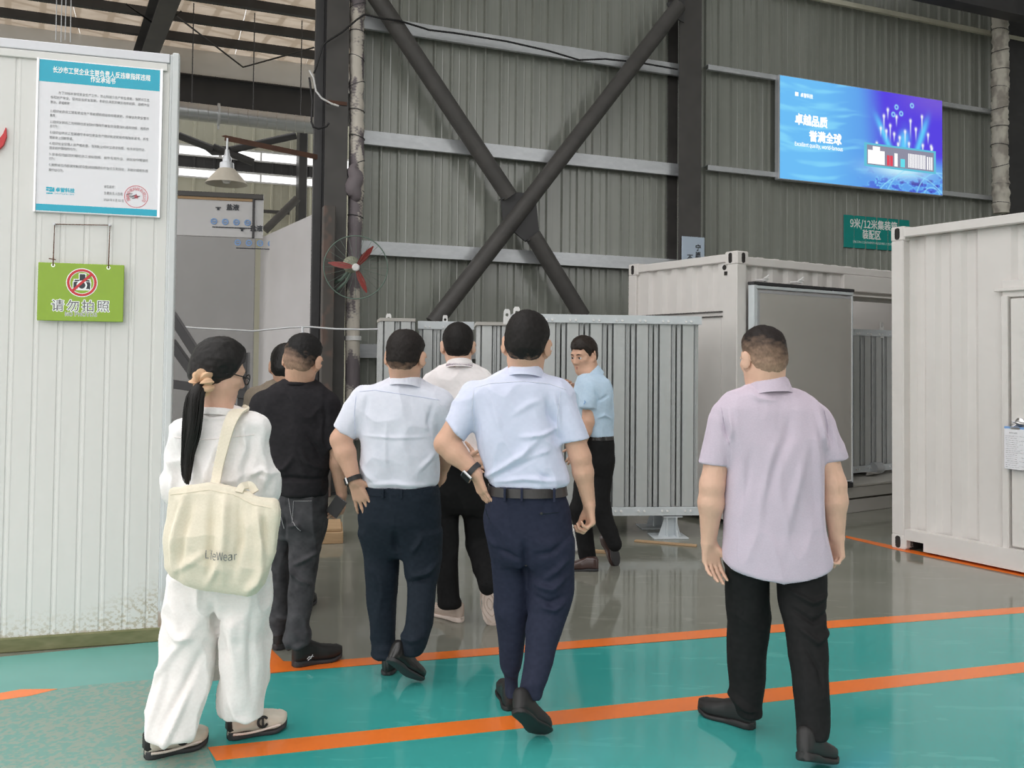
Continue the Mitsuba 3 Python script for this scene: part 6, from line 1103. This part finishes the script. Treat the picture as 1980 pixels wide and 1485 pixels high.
# --- woman in white with a tote bag
D = 3.54; hd = Head(at(441, 655, D + .03), yaw=-46, pitch=12, roll=4, sc=1.03, hair=.015, ears=False)
sl_, el, wl = J(D, 362, 838), J(D, 348, 944, .03), J(D, 395, 965, .27); sr_, er, wr = J(D, 486, 834), J(D, 506, 944, .04), J(D, 462, 950, .28)
HL = hand(wl, A3(.6, .6, .3), A3(.3, -.5, .7), A3(-.5, .4, .7), (30, 35, 25), q=.92); HR = hand(wr, A3(-.5, .7, .3), A3(-.3, -.5, .7), A3(.5, .4, .7), (30, 35, 25), q=.92)
fold = [(pxz(D, (365, 830), (380, 880), (376, 930)), -.008, .014), (pxz(D, (480, 820), (486, 860), (470, 910)), .008, .012), (pxz(D, (500, 830), (495, 880), (480, 930)), -.008, .012), (pxz(D, (440, 850), (420, 900), (415, 940)), .006, .014), (pxz(D, (335, 880), (345, 920), (340, 950)), .008, .012), (pxz(D, (508, 850), (518, 900), (515, 950)), .008, .012), (pxz(D, (490, 915), (510, 905), (525, 920)), .009, .010), (pxz(D, (370, 800), (420, 806), (470, 800)), .004, .010)]
pf = [(pxz(D, (428, 1150), (428, 1185), (428, 1220)), -.014, .016), (pxz(D, (400, 1190), (360, 1240), (330, 1290), (310, 1340)), .009, .014), (pxz(D, (415, 1230), (390, 1290), (355, 1360)), -.008, .014), (pxz(D, (335, 1180), (365, 1215), (395, 1210)), .009, .012), (pxz(D, (350, 1260), (340, 1330), (320, 1400)), .008, .014), (pxz(D, (395, 1300), (375, 1360), (345, 1430)), .009, .013), (pxz(D, (440, 1180), (435, 1240), (440, 1310)), .008, .014), (pxz(D, (500, 1160), (498, 1240), (502, 1330)), -.007, .014), (pxz(D, (455, 1330), (470, 1370), (500, 1390)), .008, .012), (pxz(D, (470, 1160), (465, 1230), (470, 1300)), .006, .016)]
ponytail = []
o = person('woman in white blouse and wide white trousers with glasses and a long ponytail', D, 'm_skinpale', hd, (424, 795), .049,
    [(786, 398, 452, .055), (796, 382, 472, .07), (806, 362, 490, .085), (820, 350, 502, .095), (840, 348, 504, .102), (870, 352, 502, .109), (900, 352, 504), (940, 350, 506), (990, 346, 510), (1040, 344, 512), (1085, 344, 512)],
    [(1020, 350, 508), (1060, 342, 514), (1110, 336, 518), (1150, 332, 520, .125), (1180, 345, 505, .10)],
    [[(1110, 332, 432, .11, 0), (1150, 329, 430, .11, -.01), (1195, 325, 426, .11, -.02), (1240, 315, 421, .105, -.03), (1296, 303, 411, .10, -.06), (1340, 294, 400, .10, -.09), (1380, 287, 386, .095, -.12), (1408, 282, 380, .09, -.14), (1424, 285, 374, .085, -.15)],
     [(1110, 424, 520, .11, 0), (1150, 426, 519, .11, 0), (1195, 430, 518, .11, 0), (1239, 430, 517, .108, 0), (1302, 428, 516, .105, 0), (1340, 425, 515, .105, 0), (1368, 425, 513, .10, 0), (1384, 432, 512, .092, 0)]],
    [Cone(J(D, 364, 836), J(D, 350, 942, .02), .070, .066, .03), Cone(J(D, 350, 942, .02), J(D, 390, 962, .24), .066, .055, .03), Cone(J(D, 484, 832), J(D, 504, 942, .02), .070, .068, .03), Cone(J(D, 504, 942, .02), J(D, 468, 952, .25), .068, .055, .03)],
    [arm([sl_, el], [.045, .038]) + forearm(el, wl, .036, .024), arm([sr_, er], [.045, .038]) + forearm(er, wr, .036, .024)], [HL, HR], ('woman', 'm_hair', .010, .005), 'm_linen', 'm_linenpants', seed=23, amp=(.008, .009), shirt_fold=fold, pants_fold=pf, shirt_scale=(11, 11, 7), pants_scale=(9, 9, 4), k_leg=.018, core=.040, ryt=.115)
K = o['K']; add(K + '__shirt__collar', collar(at(423, 788, D - .01), .058, .064, rot_to(-10), hs=.03, fall=.022, flare=.010, drop=.03), 'm_linen', 40)
SM = o['shirt_mesh']; add(K + '__shirt__seam', seam(SM, pxz(D, (352, 842), (400, 846), (460, 842), (500, 838)), .0018), 'm_linenpants')
# ponytail: many wavy strands from the tie downwards
rng = np.random.default_rng(12); mb = MB(); path = np.array([at(x, y, D + d) for x, y, d in ((396, 742, -.10), (384, 752, -.135), (376, 772, -.15), (373, 800, -.15), (371, 830, -.15), (366, 860, -.145), (361, 890, -.14), (360, 915, -.14), (362, 936, -.14))]); wd = np.array([.016, .028, .034, .036, .034, .028, .022, .016, .006])
core = PchipInterpolator(np.arange(9), path); wf = PchipInterpolator(np.arange(9), wd); u = np.linspace(0, 8, 22); mb.tube(core(u), wf(u) * .82, 14)
for i in range(150):
    a, r0 = rng.uniform(0, 2 * math.pi), math.sqrt(rng.uniform(.3, 1.05)); e = rng.uniform(6.2, 8.05); uu = np.linspace(0, e, 14); ph = rng.uniform(0, 6.28); w = wf(uu) * r0
    mb.tube(core(uu) + np.stack([w * np.cos(a + .15 * np.sin(uu + ph)), w * .8 * np.sin(a) * np.ones_like(uu), np.zeros_like(uu)], 1) + np.stack([.004 * np.sin(uu * 1.3 + ph) * uu / 8, uu * 0, uu * 0], 1), np.linspace(.0036, .0014, 14), 4)
add(K + '__hair__ponytail', mb, 'm_hair', 60)
c = at(391, 741, D - .115); f = look_frame(c, unit(path[2] - path[0] + A3(-.02, -.02, .05))); V, F = [], []; nu, nv = 60, 14
for i in range(nu):
    a = i * 2 * math.pi / nu; rr = .021 * (1 + .28 * math.sin(a * 9) + .15 * math.sin(a * 17 + 1))
    for j in range(nv): b = j * 2 * math.pi / nv; V.append(f.p((.030 + rr * math.cos(b)) * math.cos(a), (.030 + rr * math.cos(b)) * math.sin(a), rr * 1.05 * math.sin(b) + .005 * math.sin(a * 5)))
for i in range(nu):
    for j in range(nv): a, b = i * nv + j, i * nv + (j + 1) % nv; q = ((i + 1) % nu) * nv; F += [[a, b, q + (j + 1) % nv], [a, q + (j + 1) % nv, q + j]]
add(K + '__hair__scrunchie', MB().put(np.array(V), F), 'm_scrunchie', 60)
P = hd.P; k = K + '__glasses'; tag(k, 'dark framed glasses'); mb, mc = MB(), MB()
for sg in (-1, 1):
    ctr = P(sg * .033, .108, -.006); ov = [ctr + .025 * math.cos(v) * hd.m[0] + .021 * math.sin(v) * hd.m[2] - .006 * abs(math.cos(v)) * hd.m[1] * (1 if math.cos(v) * sg > 0 else 0) for v in np.linspace(0, 2 * math.pi, 25)]; mb.tube(ov, .0024, 6, False); mb.tube([ov[0 if sg > 0 else 12], P(sg * .070, .088, .0), P(sg * .080, .0, .004), P(sg * .082, -.012, -.004)], .0022, 6)
    mc.put(np.array([ctr] + ov[:-1]), [[0, 1 + i, 1 + (i + 1) % 24] for i in range(24)])
mb.tube([P(-.009, .112, -.002), P(0, .115, .001), P(.009, .112, -.002)], .0022, 6); add(k + '__frame', mb, 'm_black', 60); add(k + '__lenses', mc, 'm_lens')
for sg in (-1, 1): add(K + '__eyebrow', MB().tube([P(sg * .014, .094, .016), P(sg * .030, .092, .022), P(sg * .046, .080, .017)], [.002, .003, .001], 6), 'm_hair', 60)
a0, b0 = at_z(280, 1468), at_z(440, 1430)
for i, (fr, k) in enumerate(shoes(K, [(a0, a0 + A3(.19, .15, 0), (0, 0, 1)), (b0, b0 + A3(.205, .13, 0), (0, 0, 1))], 'm_sneakerwhite', 'm_rubber', 'sport', .108, .105)):
    add(k + '__heel_counter', MB().box(-.006, .035, -.028, .028, .03, .105, fr, .012), 'm_leathermat', 40); add(k + '__midsole_line', MB().tube([fr.p(x, -.0545 + .012 * (abs(x - .14) / .14) ** 3, .034 - .004 * math.sin(x * 20)) for x in np.linspace(.01, .20, 12)], .0050, 6), 'm_solepale', 60)
    o2 = Fr(fr.p(.128, -.052, .062), fr.m[0], fr.m[1], fr.m[2]); mb = MB(); mb.tube([o2.p(.020 * math.cos(v), .004 * math.sin(v), .019 * math.sin(v)) for v in np.radians(np.linspace(30, 330, 22))], .005, 6); mb.tube([o2.p(0, -.001, -.016), o2.p(0, .003, .017)], .0045, 6); add(k + '__emblem', mb, 'm_black', 60)
# tote bag on her back, hung from the right shoulder
B = thing('tote_bag', 'cream canvas tote bag hanging on the back of the woman in white', 'bag'); DB = D - .20
poly = [(330, 944), (409, 934), (457, 944), (494, 962), (532, 971), (538, 990), (535, 1040), (526, 1085), (512, 1128), (498, 1143), (482, 1147), (440, 1145), (400, 1139), (360, 1128), (334, 1114), (321, 1098), (319, 1060), (322, 1010), (326, 970)]
import shapely.geometry as shg
pp = shg.Polygon([(at(x, y, DB)[0], at(x, y, DB)[2]) for x, y in poly]).buffer(.01).buffer(-.01); xs0, zs0, xs1, zs1 = pp.bounds; gx, gz = np.meshgrid(np.linspace(xs0, xs1, 90), np.linspace(zs0, zs1, 90), indexing='ij')
import shapely
pts = shapely.points(gx.ravel(), gz.ravel()); ins = shapely.contains(pp, pts); dist = shapely.distance(pp.exterior, pts) * np.where(ins, 1, -1); dg = dist.reshape(gx.shape)
from scipy.interpolate import RegularGridInterpolator
DI = RegularGridInterpolator((gx[:, 0], gz[0]), dg, bounds_error=False, fill_value=-.2); c_ = np.array([(xs0 + xs1) / 2, DB, (zs0 + zs1) / 2])
def bagf(p):
    e = DI(p[:, [0, 2]]); bul = .012 + .055 * np.clip(e / .10, 0, 1) ** .6 * np.clip((zs1 - p[:, 2]) / .30 + .25, .25, 1); return np.maximum(-e * .8, np.abs(p[:, 1] - DB) - bul)
bf = [(pxz(DB, (365, 950), (352, 1010), (340, 1090)), .010, .014), (pxz(DB, (380, 960), (366, 1030), (352, 1110)), -.008, .013), (pxz(DB, (440, 950), (446, 1020), (440, 1120)), .010, .016), (pxz(DB, (418, 960), (420, 1040), (414, 1120)), -.010, .016), (pxz(DB, (468, 965), (474, 1040), (462, 1110)), -.010, .014), (pxz(DB, (500, 975), (512, 1040), (508, 1110)), .010, .013), (pxz(DB, (515, 985), (516, 1030), (520, 1060)), -.008, .010), (pxz(DB, (405, 1130), (430, 1090), (436, 1060)), .008, .013), (pxz(DB, (335, 1105), (380, 1080), (410, 1060)), .006, .013), (pxz(DB, (480, 1140), (500, 1120), (512, 1090)), .009, .013)]
m = soften(mesh_sdf([Fn(bagf, c_, .42, .001)], .006), 4); m = wrinkle(m, .005, (8, 8, 5), 31, bf); add(B + '__pouch', m, 'm_canvas', True)
def strap(pts, w, t=.004):
    P_ = PchipInterpolator(np.arange(len(pts)), np.array([at(x, y, D + d) for x, y, d, _ in pts])); W_ = PchipInterpolator(np.arange(len(pts)), [q[3] for q in pts]); uu = np.linspace(0, len(pts) - 1, 40); Q = P_(uu); Tn = np.gradient(Q, axis=0); V, F = [], []
    for q, tt, ww in zip(Q, Tn, W_(uu)):
        nn = unit(A3(0, -1, .35) - unit(tt) * (unit(tt) @ A3(0, -1, .35))); sd = unit(np.cross(tt, nn)); V += [q + sd * ww - nn * t, q + sd * ww + nn * t, q - sd * ww + nn * t, q - sd * ww - nn * t]
    for i in range(39):
        for j in range(4): a, b = i * 4 + j, i * 4 + (j + 1) % 4; F += [[a, b, b + 4], [a, b + 4, a + 4]]
    return MB().put(np.array(V), F)
add(B + '__strap', strap([(414, 946, -.215, .018), (420, 915, -.165, .018), (430, 870, -.150, .020), (442, 825, -.135, .023), (456, 798, -.085, .026), (468, 792, -.01, .026), (476, 806, .08, .024)], 0), 'm_canvas', 40)
add(B + '__strap', strap([(462, 952, -.222, .014), (470, 940, -.205, .014), (482, 938, -.185, .014), (494, 952, -.190, .014)], 0), 'm_canvas', 40)
v = np.asarray(m.vertices); nb_ = vnorm(m)[:, 1] < 0; tr = cKDTree(v[nb_][:, [0, 2]])
V, F, (w_, h_) = text_quads('LifeWear', .040, 40, 0, .118); o_ = at(409, 1070, DB); e_ = at(466, 1074, DB); V2 = np.stack([o_[0] + V[:, 0], V[:, 1], o_[2] + V[:, 2] + (e_[2] - o_[2]) * V[:, 0] / .118], 1); V2[:, 1] = v[nb_][tr.query(V2[:, [0, 2]], 60)[1]][:, :, 1].min(1) - .0040; add(B + '__lettering', MB().put(V2, F), 'm_ink')
V = seam(m, pxz(DB, (333, 955), (409, 945), (455, 954), (492, 972), (528, 980)), .0014); add(B + '__hem', V, 'm_canvas')
